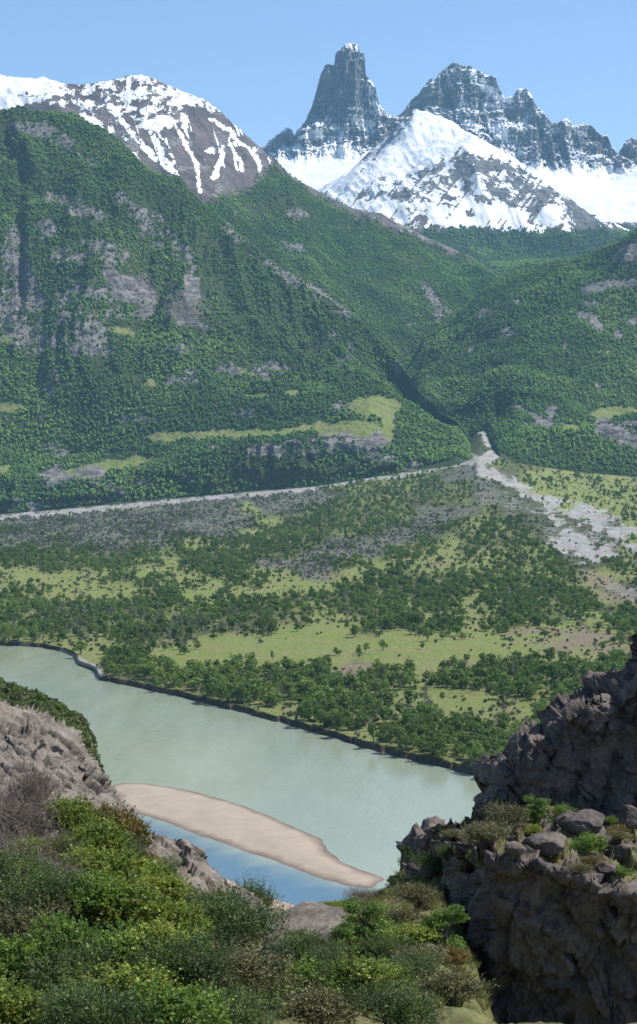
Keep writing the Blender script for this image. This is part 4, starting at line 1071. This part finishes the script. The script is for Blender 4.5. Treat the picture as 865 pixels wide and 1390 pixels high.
# big rounded pillows with deep joints between
def pillows(P, sc, depth, seed, sx=1.0, sz=1.0):
    N = push_dir(P)
    wx = P[..., 0] * sc * sx + 0.5 * fbm(P[..., 0] * sc, P[..., 1] * sc, P[..., 2] * sc + seed, 3)
    wy = P[..., 1] * sc * 0.7; wz = P[..., 2] * sc * sz + 0.5 * fbm(P[..., 0] * sc + 9, P[..., 1] * sc, P[..., 2] * sc + seed, 3)
    f1 = np.full(wx.shape, 9.0); f2 = np.full(wx.shape, 9.0)
    ix, iy, iz = np.floor(wx).astype(int), np.floor(wy).astype(int), np.floor(wz).astype(int)
    for dx in (-1, 0, 1):
        for dy in (-1, 0, 1):
            for dz in (-1, 0, 1):
                a, b, c_ = (ix + dx) & 63, (iy + dy) & 63, (iz + dz) & 63
                jx = ix + dx + _L[a, b, c_]; jy = iy + dy + _L[b, c_, a]; jz = iz + dz + _L[c_, a, b]
                d = np.sqrt((wx - jx) ** 2 + (wy - jy) ** 2 + (wz - jz) ** 2)
                f2 = np.where(d < f1, f1, np.minimum(f2, d)); f1 = np.minimum(f1, d)
    return P + N * (depth * (np.clip((f2 - f1) * 1.6, 0, 1) ** 0.45 - 0.75))[..., None]
Pd = pillows(Pd, 0.22, 0.95, 2.0, 1.1, 0.6)
Pd = blocks(Pd, 0.42, 0.85, 3.0, 1.0, 0.7); Pd = blocks(Pd, 1.1, 0.34, 8.0, 1.0, 0.8); Pd = blocks(Pd, 2.6, 0.12, 12.0)
Pd = cracks(Pd, 0.3, 0.22, 4.0, [(0.7, 0.1, 0.7, 0.45, 0.12), (-0.5, 0.3, 0.7, 0.3, 0.1)])
Pd = noise_push(Pd, 0.18, 0.55, 6, 1.0, 'r', 0.6)
Pd = noise_push(Pd, 0.07, 3.0, 5, 6.0, 'r', 0.65)
led = sstep(3.9, 4.3, T) * (1 - sstep(5.7, 6.1, T))
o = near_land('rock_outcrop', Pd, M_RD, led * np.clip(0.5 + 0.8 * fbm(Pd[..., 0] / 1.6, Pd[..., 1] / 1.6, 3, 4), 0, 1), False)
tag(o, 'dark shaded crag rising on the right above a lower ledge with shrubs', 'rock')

def surface_at(P, a, b, near=True):
    """first surface point of a landform seen at picture place (a, b)"""
    q = LOOK.get(id(P))
    if q is None:
        q = proj(P[..., 0], P[..., 1], P[..., 2]); LOOK[id(P)] = q
    d = (q[0] - a) ** 2 + (q[1] - b) ** 2
    m = d < d.min() + 9
    i = np.argmin(np.where(m, P[..., 1], 1e9)); return P.reshape(-1, 3)[i]
LOOK = {}

# ================================================================= boulders
def boulder(a, b, wpx, hpx, P, mat, label, seed, group=None, sink=0.3):
    c = surface_at(P, a, b + hpx * 0.3); d = c[1]; w = wpx * d / F / 2; h = hpx * d / F / 2
    V, Fc = ICO5; r_ = np.random.default_rng(seed)
    D = V.copy()
    for _ in range(9):
        n = r_.normal(size=3); n /= np.linalg.norm(n); k = 0.62 + 0.25 * r_.random()
        t = D @ n; D = D - np.clip(t - k, 0, None)[:, None] * n * 0.92
    D = D * (1 + 0.10 * fbm(V[:, 0] * 2 + seed, V[:, 1] * 2, V[:, 2] * 2, 4) + 0.05 * ridged(V[:, 0] * 6 + seed, V[:, 1] * 6, V[:, 2] * 6, 4))[:, None]
    me = mesh_np('boulder', D * np.array([w * 1.12, w * 0.95, h * 1.18]), Fc)
    at = me.color_attributes.new('cov', 'FLOAT_COLOR', 'POINT'); dd = np.zeros((len(V), 4), np.float32); dd[:, 3] = 1; at.data.foreach_set('color', dd.ravel())
    o = add_obj('boulder', me, mat); o.location = (c[0], c[1], c[2] + h * (1 - sink)); o.rotation_euler = (0, 0.12 * r_.normal(), r_.random() * 0.6)
    return tag(o, label, 'boulder', group)
ICO5 = icosphere(5)
boulder(402, 1268, 140, 56, Pn, M_RL, 'big smooth pale boulder below the slab near the narrow channel', 3, None, 0.3)
boulder(333, 1228, 50, 30, Pn, M_RL, 'pale boulder half hidden by the dark upright bush', 4, None, 0.3)
boulder(583, 1296, 22, 26, Pn, M_RL, 'small pale rounded stone on the grassy slope below the crag', 5, None, 0.2)
BG = 'dark boulders on the ledge of the crag'
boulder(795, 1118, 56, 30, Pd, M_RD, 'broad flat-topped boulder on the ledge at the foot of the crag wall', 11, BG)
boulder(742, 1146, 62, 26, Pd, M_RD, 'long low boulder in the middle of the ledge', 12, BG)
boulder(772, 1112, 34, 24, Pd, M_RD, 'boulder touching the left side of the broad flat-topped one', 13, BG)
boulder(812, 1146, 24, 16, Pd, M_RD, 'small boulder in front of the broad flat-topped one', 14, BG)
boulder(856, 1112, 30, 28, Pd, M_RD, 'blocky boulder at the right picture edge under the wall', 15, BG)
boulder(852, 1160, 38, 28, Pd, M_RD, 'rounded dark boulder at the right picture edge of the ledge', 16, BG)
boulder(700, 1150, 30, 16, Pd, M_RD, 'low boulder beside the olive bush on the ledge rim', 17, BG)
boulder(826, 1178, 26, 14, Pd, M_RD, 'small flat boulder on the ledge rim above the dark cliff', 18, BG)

# ================================================================= shrubs and small trees close by
def leaf_near(name, dark, mid, light, trans=0.35, gloss=0.35):
    s = NT(name); g = s.n('ShaderNodeNewGeometry'); tc = s.n('ShaderNodeTexCoord'); oi = s.n('ShaderNodeObjectInfo')
    f = s.math('ADD', s.math('MULTIPLY', s.math('SUBTRACT', g.outputs['Random Per Island'], 0.5), 0.7), s.rng(s.noise(tc.outputs['Object'], 1.6, 4, 0.6), 0.32, 0.68))
    f = s.math('ADD', f, s.math('MULTIPLY', s.math('SUBTRACT', oi.outputs['Random'], 0.5), 0.25))
    c = s.ramp(f, [(0.05, dark), (0.5, mid), (0.95, light)])
    b = s.n('ShaderNodeBsdfPrincipled'); s.put(b.inputs['Base Color'], c); b.inputs['Roughness'].default_value = 0.55; b.inputs['Specular IOR Level'].default_value = gloss
    t = s.n('ShaderNodeBsdfTranslucent'); s.put(t.inputs[0], s.mix(0.6, c, light))
    m = s.n('ShaderNodeMixShader'); m.inputs[0].default_value = trans
    s.t.links.new(b.outputs[0], m.inputs[1]); s.t.links.new(t.outputs[0], m.inputs[2]); s.t.links.new(m.outputs[0], s.out.inputs[0])
    return s.m
ML_Y = leaf_near('yellow_green_leaves', (0.06, 0.10, 0.015), (0.155, 0.215, 0.03), (0.37, 0.40, 0.075))
ML_G = leaf_near('bright_green_leaves', (0.045, 0.10, 0.018), (0.10, 0.18, 0.028), (0.24, 0.34, 0.055))
ML_D = leaf_near('dark_green_needles', (0.025, 0.05, 0.015), (0.065, 0.115, 0.025), (0.17, 0.21, 0.05), 0.2)
ML_R = leaf_near('rusty_green_leaves', (0.05, 0.06, 0.015), (0.13, 0.12, 0.03), (0.28, 0.17, 0.04), 0.3)
ML_O = leaf_near('olive_leaves', (0.06, 0.065, 0.025), (0.13, 0.13, 0.05), (0.22, 0.21, 0.09), 0.25)
s = NT('woody_stem'); s.bsdf(s.mix(s.noise(s.pos(), 3.0, 5), (0.07, 0.055, 0.045), (0.2, 0.165, 0.14)), 0.9); M_STEM = s.m
s = NT('grey_twigs'); s.bsdf(s.mix(s.noise(s.pos(), 4.0, 5), (0.085, 0.07, 0.055), (0.25, 0.21, 0.175)), 0.9); M_TWIG = s.m

def shoot_bush(seed, shoots, per, leaf, slen, up, lumps=9, flat=0.62, aspect=0.45, dome=0.5):
    """unit-wide bush: leaves set along short shoots that grow out of a lumpy dome"""
    r = np.random.default_rng(seed)
    ang = r.random(lumps) * 6.28; q = 0.30 * np.sqrt(r.random(lumps))
    cs = np.stack([q * np.cos(ang), q * np.sin(ang), 0.06 + 0.34 * r.random(lumps)], -1); cs[0] = (0, 0, 0.26)
    rs = 0.15 + 0.10 * r.random(lumps); rs[0] = 0.26
    k = r.integers(0, lumps, shoots)
    d = r.normal(size=(shoots, 3)); d[:, 2] = np.abs(d[:, 2]) * 0.9 - 0.25; d /= np.linalg.norm(d, axis=1, keepdims=True)
    base = cs[k] + d * (rs[k] * (0.55 + 0.5 * r.random(shoots)))[:, None] * np.array([1, 1, flat / 0.62])
    dr = d * (1 - up) + np.array([0, 0, 1.0]) * up + 0.28 * r.normal(size=(shoots, 3)); dr /= np.linalg.norm(dr, axis=1, keepdims=True)
    L = slen * (0.5 + 0.9 * r.random(shoots))
    t = (np.arange(per)[None, :] + r.random((shoots, per)) * 0.6) / per
    c = base[:, None, :] + dr[:, None, :] * (t * L[:, None])[..., None]
    c = c.reshape(-1, 3); n = len(c)
    ax = np.repeat(dr, per, 0) * 0.7 + 0.75 * r.normal(size=(n, 3)); ax /= np.linalg.norm(ax, axis=1, keepdims=True)
    nr = np.cross(ax, r.normal(size=(n, 3))); nr /= np.linalg.norm(nr, axis=1, keepdims=True)
    sz = (leaf * (0.6 + 0.7 * r.random(n)) * (1.1 - 0.5 * t.ravel()))[:, None]
    V = np.stack([c, c + ax * sz * 0.5 + nr * sz * aspect, c + ax * sz, c + ax * sz * 0.5 - nr * sz * aspect], 1).reshape(-1, 3)
    V[:, 2] = np.maximum(V[:, 2], -0.03)
    st = []
    for i in range(min(26, shoots // 12)):
        e = base[i]; st.append(tube([(e[0] * 0.1, e[1] * 0.1, -0.05), (e[0] * 0.45, e[1] * 0.45, e[2] * 0.6), tuple(e), tuple(e + dr[i] * L[i] * 0.6)], [0.012, 0.009, 0.005, 0.002], 4))
    VT, FT = merge(st)
    return (V, np.arange(4 * n).reshape(n, 4)), (VT, FT)
def twig_bush(seed, n=230):
    r = np.random.default_rng(seed); parts = []
    for i in range(n):
        a = r.random() * 6.28; e = 0.15 + 1.3 * r.random(); L = 0.28 + 0.25 * r.random()
        b = np.array([0.22 * r.normal(), 0.22 * r.normal(), 0.12 * r.random()])
        d = np.array([math.cos(a) * math.cos(e), math.sin(a) * math.cos(e), math.sin(e)])
        m = b + d * L * 0.5 + 0.04 * r.normal(size=3); t = b + d * L + 0.08 * r.normal(size=3)
        parts.append(tube([tuple(b), tuple(m), tuple(t)], [0.006, 0.0045, 0.0015], 3))
        for q in range(3):
            f_ = 0.4 + 0.5 * r.random(); s0 = b + (t - b) * f_; s1 = s0 + 0.12 * r.normal(size=3) + np.array([0, 0, 0.05])
            parts.append(tube([tuple(s0), tuple((s0 + s1) / 2 + 0.015 * r.normal(size=3)), tuple(s1)], [0.0035, 0.0028, 0.001], 3))
    return merge(parts)
def beech(seed, n_leaf=5200, size=0.018):
    """unit-height small tree with flat layered sprays of leaves"""
    r = np.random.default_rng(seed); cs = []; rs = []; st = []
    for i in range(26):
        h = 0.12 + 0.78 * r.random(); a = r.random() * 6.28; q = 0.52 * (1.15 - h) ** 0.7 * (0.3 + 0.7 * r.random())
        cs.append((q * math.cos(a), q * math.sin(a), h)); rs.append(0.09 + 0.09 * r.random())
        st.append(tube([(0, 0, h * 0.6), (cs[-1][0] * 0.5, cs[-1][1] * 0.5, h * 0.86), cs[-1]], [0.012, 0.008, 0.003], 4))
    st.append(tube([(0, 0, -0.05), (0.01, 0.01, 0.4), (0, 0, 0.92)], [0.026, 0.018, 0.005], 6))
    V, Fq = leaf_cloud(np.array(cs), np.array(rs), n_leaf, size, r, 0.6, 0.15)
    V[:, 2] = np.maximum(V[:, 2], 0.02)
    return (V, Fq), merge(st)
KINDS = {}
def kind_mesh(key, build, ml):
    (V, Fq), (VT, FT) = build
    a = mesh_np('foliage', V, Fq, False); a.materials.append(ml); b = mesh_np('stems', VT, FT); b.materials.append(M_STEM)
    KINDS.setdefault(key, []).append((a, b))
for k in range(3):
    kind_mesh('yellow', shoot_bush(10 + k, 820, 9, 0.040, 0.13, 0.35, 11, aspect=0.42), ML_Y)
    kind_mesh('needle', shoot_bush(20 + k, 900, 13, 0.036, 0.20, 0.62, 10, aspect=0.16), ML_D)
    kind_mesh('green', shoot_bush(30 + k, 760, 9, 0.042, 0.12, 0.3, 10, aspect=0.4), ML_G)
    kind_mesh('olive', shoot_bush(40 + k, 800, 9, 0.036, 0.14, 0.5, 9, aspect=0.3), ML_O)
kind_mesh('rusty', shoot_bush(50, 800, 9, 0.036, 0.13, 0.45, 9, aspect=0.4), ML_R)
kind_mesh('rusty', shoot_bush(51, 800, 9, 0.036, 0.13, 0.45, 9, aspect=0.4), ML_R)
for k in range(3): kind_mesh('beech', beech(60 + k, 8000, 0.017), ML_G)
kind_mesh('darkbeech', beech(64, 2600, 0.022), ML_D)
TW = []
for k in range(3):
    V, Fc = twig_bush(70 + k); m = mesh_np('twigs', V, Fc); m.materials.append(M_TWIG); TW.append(m)
kc = {}
def plant(kind, a, b, wpx, label, P=None, tall=1.0, group=None, name='shrub', cat='shrub', dshift=0.0):
    """a plant whose foot shows at picture place (a, b), wpx picture units wide"""
    p = surface_at(P, a, b); d = p[1] - dshift
    w = wpx * d / F * (1.0 if 'beech' in kind else 1.28)
    f_ = d / p[1]
    root = empty(name, (p[0] * f_, d, CAMZ + (p[2] - CAMZ) * f_), float(random.random() * 6.28))
    root.scale = (w, w, w * tall)
    i = kc.get(kind, 0); kc[kind] = i + 1
    if kind == 'twig':
        add_obj('branches', TW[i % 3], None, root)
    else:
        a_, b_ = KINDS[kind][i % len(KINDS[kind])]
        if kind in ('beech', 'darkbeech'): root.scale = (w * 0.95, w * 0.95, w * tall)
        add_obj('crown' if 'beech' in kind else 'foliage', a_, None, root); add_obj('trunk' if 'beech' in kind else 'stems', b_, None, root)
    return tag(root, label, cat, group)
# left: thicket over the slab, nearest at the bottom
G1 = 'shrubs of the thicket on the pale slab'
THICK = [
 ('twig',14,1135,92,1.1,'grey leafless twiggy bush high on the slab at the left picture edge'),('twig',44,1088,56,1.1,'grey leafless bush on the slab, second from the left edge'),('twig',10,1190,100,1.0,'lowest grey leafless bush above the green thicket at the left edge'),('twig',74,1158,54,0.9,'grey dead bush between the bare rock and yellow-green shrubs'),('twig',66,1205,66,1.1,'grey dead bush deep in the thicket below the rock'),
 ('yellow',95,1128,66,1.0,'small yellow-green shrub at the top of the thicket against the slab'),('rusty',146,1140,74,1.0,'rusty green shrub at the top of the thicket below a smooth rock face'),('rusty',180,1152,66,1.05,'dark rusty shrub at the upper right corner of the thicket'),('yellow',126,1168,80,1.0,'yellow-green shrub left of the rusty ones'),('needle',172,1178,64,0.9,'dark shrub under the rusty upper right shrub'),
 ('rusty',190,1174,40,0.9,'orange-tinged small shrub touching the bare rock'),('olive',88,1185,70,1.2,'olive shrub shading a dark hollow in the thicket'),('yellow',48,1178,66,0.9,'yellow-green shrub beside the grey dead bushes'),
 ('needle',20,1228,120,0.9,'dark upright-shooted bush at the left edge below the dead bushes'),('needle',66,1250,110,0.9,'dark upright-shooted bush right of the left edge one'),('yellow',140,1210,100,0.85,'broad yellow-green shrub in the middle of the thicket'),('yellow',188,1216,96,0.85,'bright yellow-green shrub right of the middle one'),('green',150,1176,44,1.0,'small bright shrub tucked under the rusty shrub'),
 ('yellow',228,1232,80,0.85,'yellow-green shrub right of the brightest ones'),('needle',218,1196,60,0.8,'dark low shrub on the bare rock edge'),('green',118,1250,100,0.85,'green shrub in the shaded centre of the thicket'),('yellow',176,1262,110,0.85,'large yellow-green shrub low in the thicket centre'),('yellow',232,1272,90,0.85,'yellow-green shrub left of the dark conical bush'),
 ('needle',262,1240,60,0.8,'dark shrub climbing beside the pale boulder'),('needle',298,1268,92,0.9,'dark upright bush left of the tallest one'),('needle',336,1262,76,1.25,'tallest dark upright bush standing against the blue channel'),('needle',300,1300,130,0.95,'wide dark bush at the foot of the tallest one'),('needle',366,1300,110,0.85,'dark bush below the big pale boulder'),('needle',410,1308,90,0.7,'low dark bush under the right end of the big boulder'),
 ('needle',448,1308,60,0.7,'small dark bush at the right foot of the big boulder'),('olive',36,1290,110,0.8,'olive shrub low at the left edge'),('green',84,1305,90,0.9,'bright green shrub with fern-like shoots near the bottom left'),('green',150,1318,120,0.7,'bright green shrub low in the centre left'),('yellow',212,1320,110,0.75,'yellow-green shrub near the bottom beside the wide dark bush'),
 ('green',20,1336,110,0.75,'bright green shrub in the bottom left corner'),('needle',92,1352,130,0.75,'dark shrub along the bottom edge, left part'),('yellow',170,1372,140,0.7,'yellow-green shrub along the bottom edge, left of centre'),('needle',262,1350,130,0.8,'dark shrub near the bottom under the wide dark bush'),('olive',334,1358,130,0.7,'olive shrub at the bottom left of the slope'),
 ('green',396,1362,110,0.7,'green shrub at the bottom below the big boulder'),('yellow',24,1400,130,0.8,'yellow-green shrub cut by the bottom left corner'),('needle',110,1420,150,0.8,'dark shrub cut by the bottom edge, second from left'),('green',230,1420,150,0.75,'green shrub cut by the bottom edge below the dark ones'),('needle',330,1420,140,0.75,'dark shrub cut by the bottom edge near the centre'),
 ('olive',430,1400,120,0.7,'olive shrub cut by the bottom edge right of the centre'),('needle',456,1348,80,0.8,'dark shrub at the foot of the grassy slope')]
for k_, a, b, w, tl_, lab in THICK:
    plant(k_, a, b, w, lab, Px if a < 335 else Pn, tl_ * 0.95, G1, 'bare_shrub' if k_ == 'twig' else 'shrub')
G2 = 'plants of the grassy slope below the crag'
SLOPE = [('beech',494,1294,100,0.78,'bushy bright green small tree on the grassy slope, the largest there','tree'),('beech',462,1304,70,0.75,'bright green small tree low left of the largest one','tree'),('beech',606,1296,88,0.85,'bright green small tree at the dark foot of the crag','tree'),('darkbeech',550,1180,30,1.3,'lone small tree standing out against the river','tree'),
 ('darkbeech',534,1206,26,0.8,'dark small tree at the brow left of the lone one','tree'),('twig',490,1224,38,0.6,'pinkish grey bare bush on the brow above the sand bar tip','shrub'),('olive',514,1220,30,0.6,'olive bush on the brow beside the bare one','shrub'),('needle',586,1186,44,0.9,'dark bush hanging beside the left end of the crag','shrub'),('needle',604,1168,34,0.8,'dark bush under the rounded rock top','shrub'),
 ('olive',568,1232,60,0.7,'olive bush mid slope by the shaded cliff foot','shrub'),('olive',540,1254,60,0.6,'low olive bush in the middle of the slope','shrub'),('yellow',556,1284,70,0.6,'yellow-green low bush on the lower slope','shrub'),('green',528,1272,46,0.6,'small bright bush right of the largest tree','shrub'),('rusty',608,1310,52,0.8,'rusty yellow bush at the lowest foot of the crag','shrub'),
 ('olive',452,1256,40,0.4,'pale olive bush on the brow right of the boulder','shrub'),('needle',520,1302,70,0.7,'dark bush at the lower slope','shrub'),('olive',576,1316,70,0.7,'olive bush beside the small pale stone','shrub'),('needle',560,1340,90,0.7,'dark bush near the bottom under the crag','shrub'),('yellow',500,1350,100,0.7,'yellow-green bush at the bottom of the slope','shrub'),('olive',610,1362,100,0.7,'olive bush at the bottom under the dark cliff','shrub'),
 ('needle',540,1400,120,0.7,'dark bush cut by the bottom edge below the slope','shrub'),('yellow',450,1226,36,0.35,'flat yellowish tuft on the brow by the channel end','shrub')]
for k_, a, b, w, tl_, lab, ct in SLOPE:
    plant(k_, a, b, w, lab, Pn if k_ != 'needle' or a < 580 or a > 610 or b > 1200 else Pd, tl_, G2, ('bare_shrub' if k_ == 'twig' else 'shrub') if ct == 'shrub' else 'small_tree', ct)
G3 = 'shrubs on the ledge of the crag'
LEDGE = [('beech',728,1124,56,0.75,'brightest green bush standing at the foot of the crag wall'),('green',764,1114,34,0.9,'small bright bush right of the brightest one'),('olive',690,1128,56,0.9,'olive bush left of the brightest one'),('olive',668,1150,66,0.7,'pale olive bush hanging over the ledge rim'),('green',798,1152,44,0.7,'green bush in front of the broad boulder'),
 ('green',828,1118,18,0.9,'tiny bright shrub between boulders under the wall'),('rusty',836,1128,28,0.5,'rusty cushion shrub beside the right boulders'),('olive',648,1132,34,0.6,'small olive shrub at the left end of the ledge'),('rusty',752,1162,30,0.4,'rusty cushion shrub by the long low boulder'),('green',842,1188,34,0.5,'green low shrub at the right edge of the ledge'),
 ('olive',790,1182,36,0.5,'olive low shrub on the rim above the dark cliff'),('olive',840,1142,34,0.6,'olive shrub in front of the right picture edge boulder'),('yellow',716,1134,36,0.5,'low yellow-green shrub under the brightest bush'),('olive',612,1134,30,0.5,'olive tuft on the rounded rock top at the left end'),('rusty',806,1168,30,0.4,'rusty low cushion below the green bush')]
for k_, a, b, w, tl_, lab in LEDGE:
    plant(k_, a, b, w, lab, Pd, tl_, G3)
# trees on the bank hill behind the slab
G4 = 'trees on the bank behind the pale slab'
xs_ = np.linspace(-70, 128, 44)
for i, a in enumerate(xs_):
    b = float(np.interp(a, [q[0] for q in CREST], [q[1] for q in CREST]))
    p = surface_at(Pb, a, b + 6 + 10 * (i % 3))
    hp = (16 + 8 * random.random())
    where_ = ['at the upper end', 'in the upper half', 'in the middle', 'in the lower half', 'at the low end'][min(4, int(i / len(xs_) * 5))]
    lab = f"{'taller' if hp > 20 else 'shorter'} {['front', 'middle', 'rear'][i % 3]}-row tree {where_} of the green row behind the pale slab"
    add_tree(p[0], p[1], p[2], hp * p[1] / F, i, lab, G4, 1.0)
bd_ = (proj(Pb[..., 0], Pb[..., 1], Pb[..., 2])[0] > -300) * (Tb[:, None] < 4)
bp = scatter(Pb, bd_ * 1.0, 1 / 2.2, r1, (-300, 200))
stuff_instances('bank_undergrowth', bp, 1.6 + 1.6 * r1.random(len(bp)), SHR, None, 'green undergrowth covering the bank behind the pale slab', 'undergrowth', 14)
# grass tufts on the grassy slope and the ledge
GT = []
for k in range(4):
    r_ = np.random.default_rng(500 + k); n = 46
    b0 = r_.normal(size=(n, 3)) * np.array([0.16, 0.16, 0]); d = r_.normal(size=(n, 3)) * np.array([0.28, 0.28, 0]) + np.array([0, 0, 1.0])
    L = 0.5 + 0.5 * r_.random((n, 1)); sd_ = np.cross(d, r_.normal(size=(n, 3))); sd_ /= np.linalg.norm(sd_, axis=1, keepdims=True)
    V = np.stack([b0 - sd_ * 0.03, b0 + sd_ * 0.03, b0 + d * L + np.array([0.12, 0, -0.05])], 1).reshape(-1, 3)
    m = mesh_np('grass_tuft', V, np.arange(3 * n).reshape(n, 3), False); GT.append(m)
M_GR = leaf_mat('grass_blades', (0.08, 0.10, 0.03), (0.15, 0.17, 0.05), (0.27, 0.26, 0.11), 0.5, 0.3)
for m in GT: m.materials.append(M_GR)
gq, _ = proj(Pn[..., 0], Pn[..., 1], Pn[..., 2])
gd = (gq > 380) * (gq < 680) * np.clip(0.55 + 0.9 * fbm(Pn[..., 0] / 3, Pn[..., 1] / 3, 1, 3), 0, 1) * (Tn[:, None] > 1.0) * (Tn[:, None] < 4.2)
gp = scatter(Pn, gd, 2.4, r1)
stuff_instances('grass', gp, 0.25 + 0.3 * r1.random(len(gp)), GT, None, 'yellow-green grass on the slope below the crag', 'grass', 9)
gd = led * np.clip(0.3 + 1.1 * fbm(Pd[..., 0] / 1.6, Pd[..., 1] / 1.6, 3, 4), 0, 1)
gp = scatter(Pd, gd, 3.0, r1)
stuff_instances('ledge_grass', gp, 0.16 + 0.2 * r1.random(len(gp)), GT, None, 'dry yellowish grass growing on the crag ledge', 'grass', 10)

# ================================================================= the air between here and the peaks
def haze():
    x0, x1, y0, y1, z0, z1 = -5200, 5200, -400, 14500, -5.0, 3100.0
    V = np.array([(x, y, z) for x in (x0, x1) for y in (y0, y1) for z in (z0, z1)], float)
    Q = np.array([(0, 1, 3, 2), (4, 6, 7, 5), (0, 4, 5, 1), (2, 3, 7, 6), (0, 2, 6, 4), (1, 5, 7, 3)])
    s = NT('haze_air')
    v = s.n('ShaderNodeVolumePrincipled')
    v.inputs['Color'].default_value = (0.36, 0.68, 1.0, 1)
    v.inputs['Density'].default_value = 2.6e-5
    v.inputs['Anisotropy'].default_value = 0.0
    s.t.links.new(v.outputs[0], s.out.inputs['Volume'])
    o = add_obj('haze', mesh_np('haze', V, Q, False), s.m)
    return tag(o, kind='stuff')
haze()
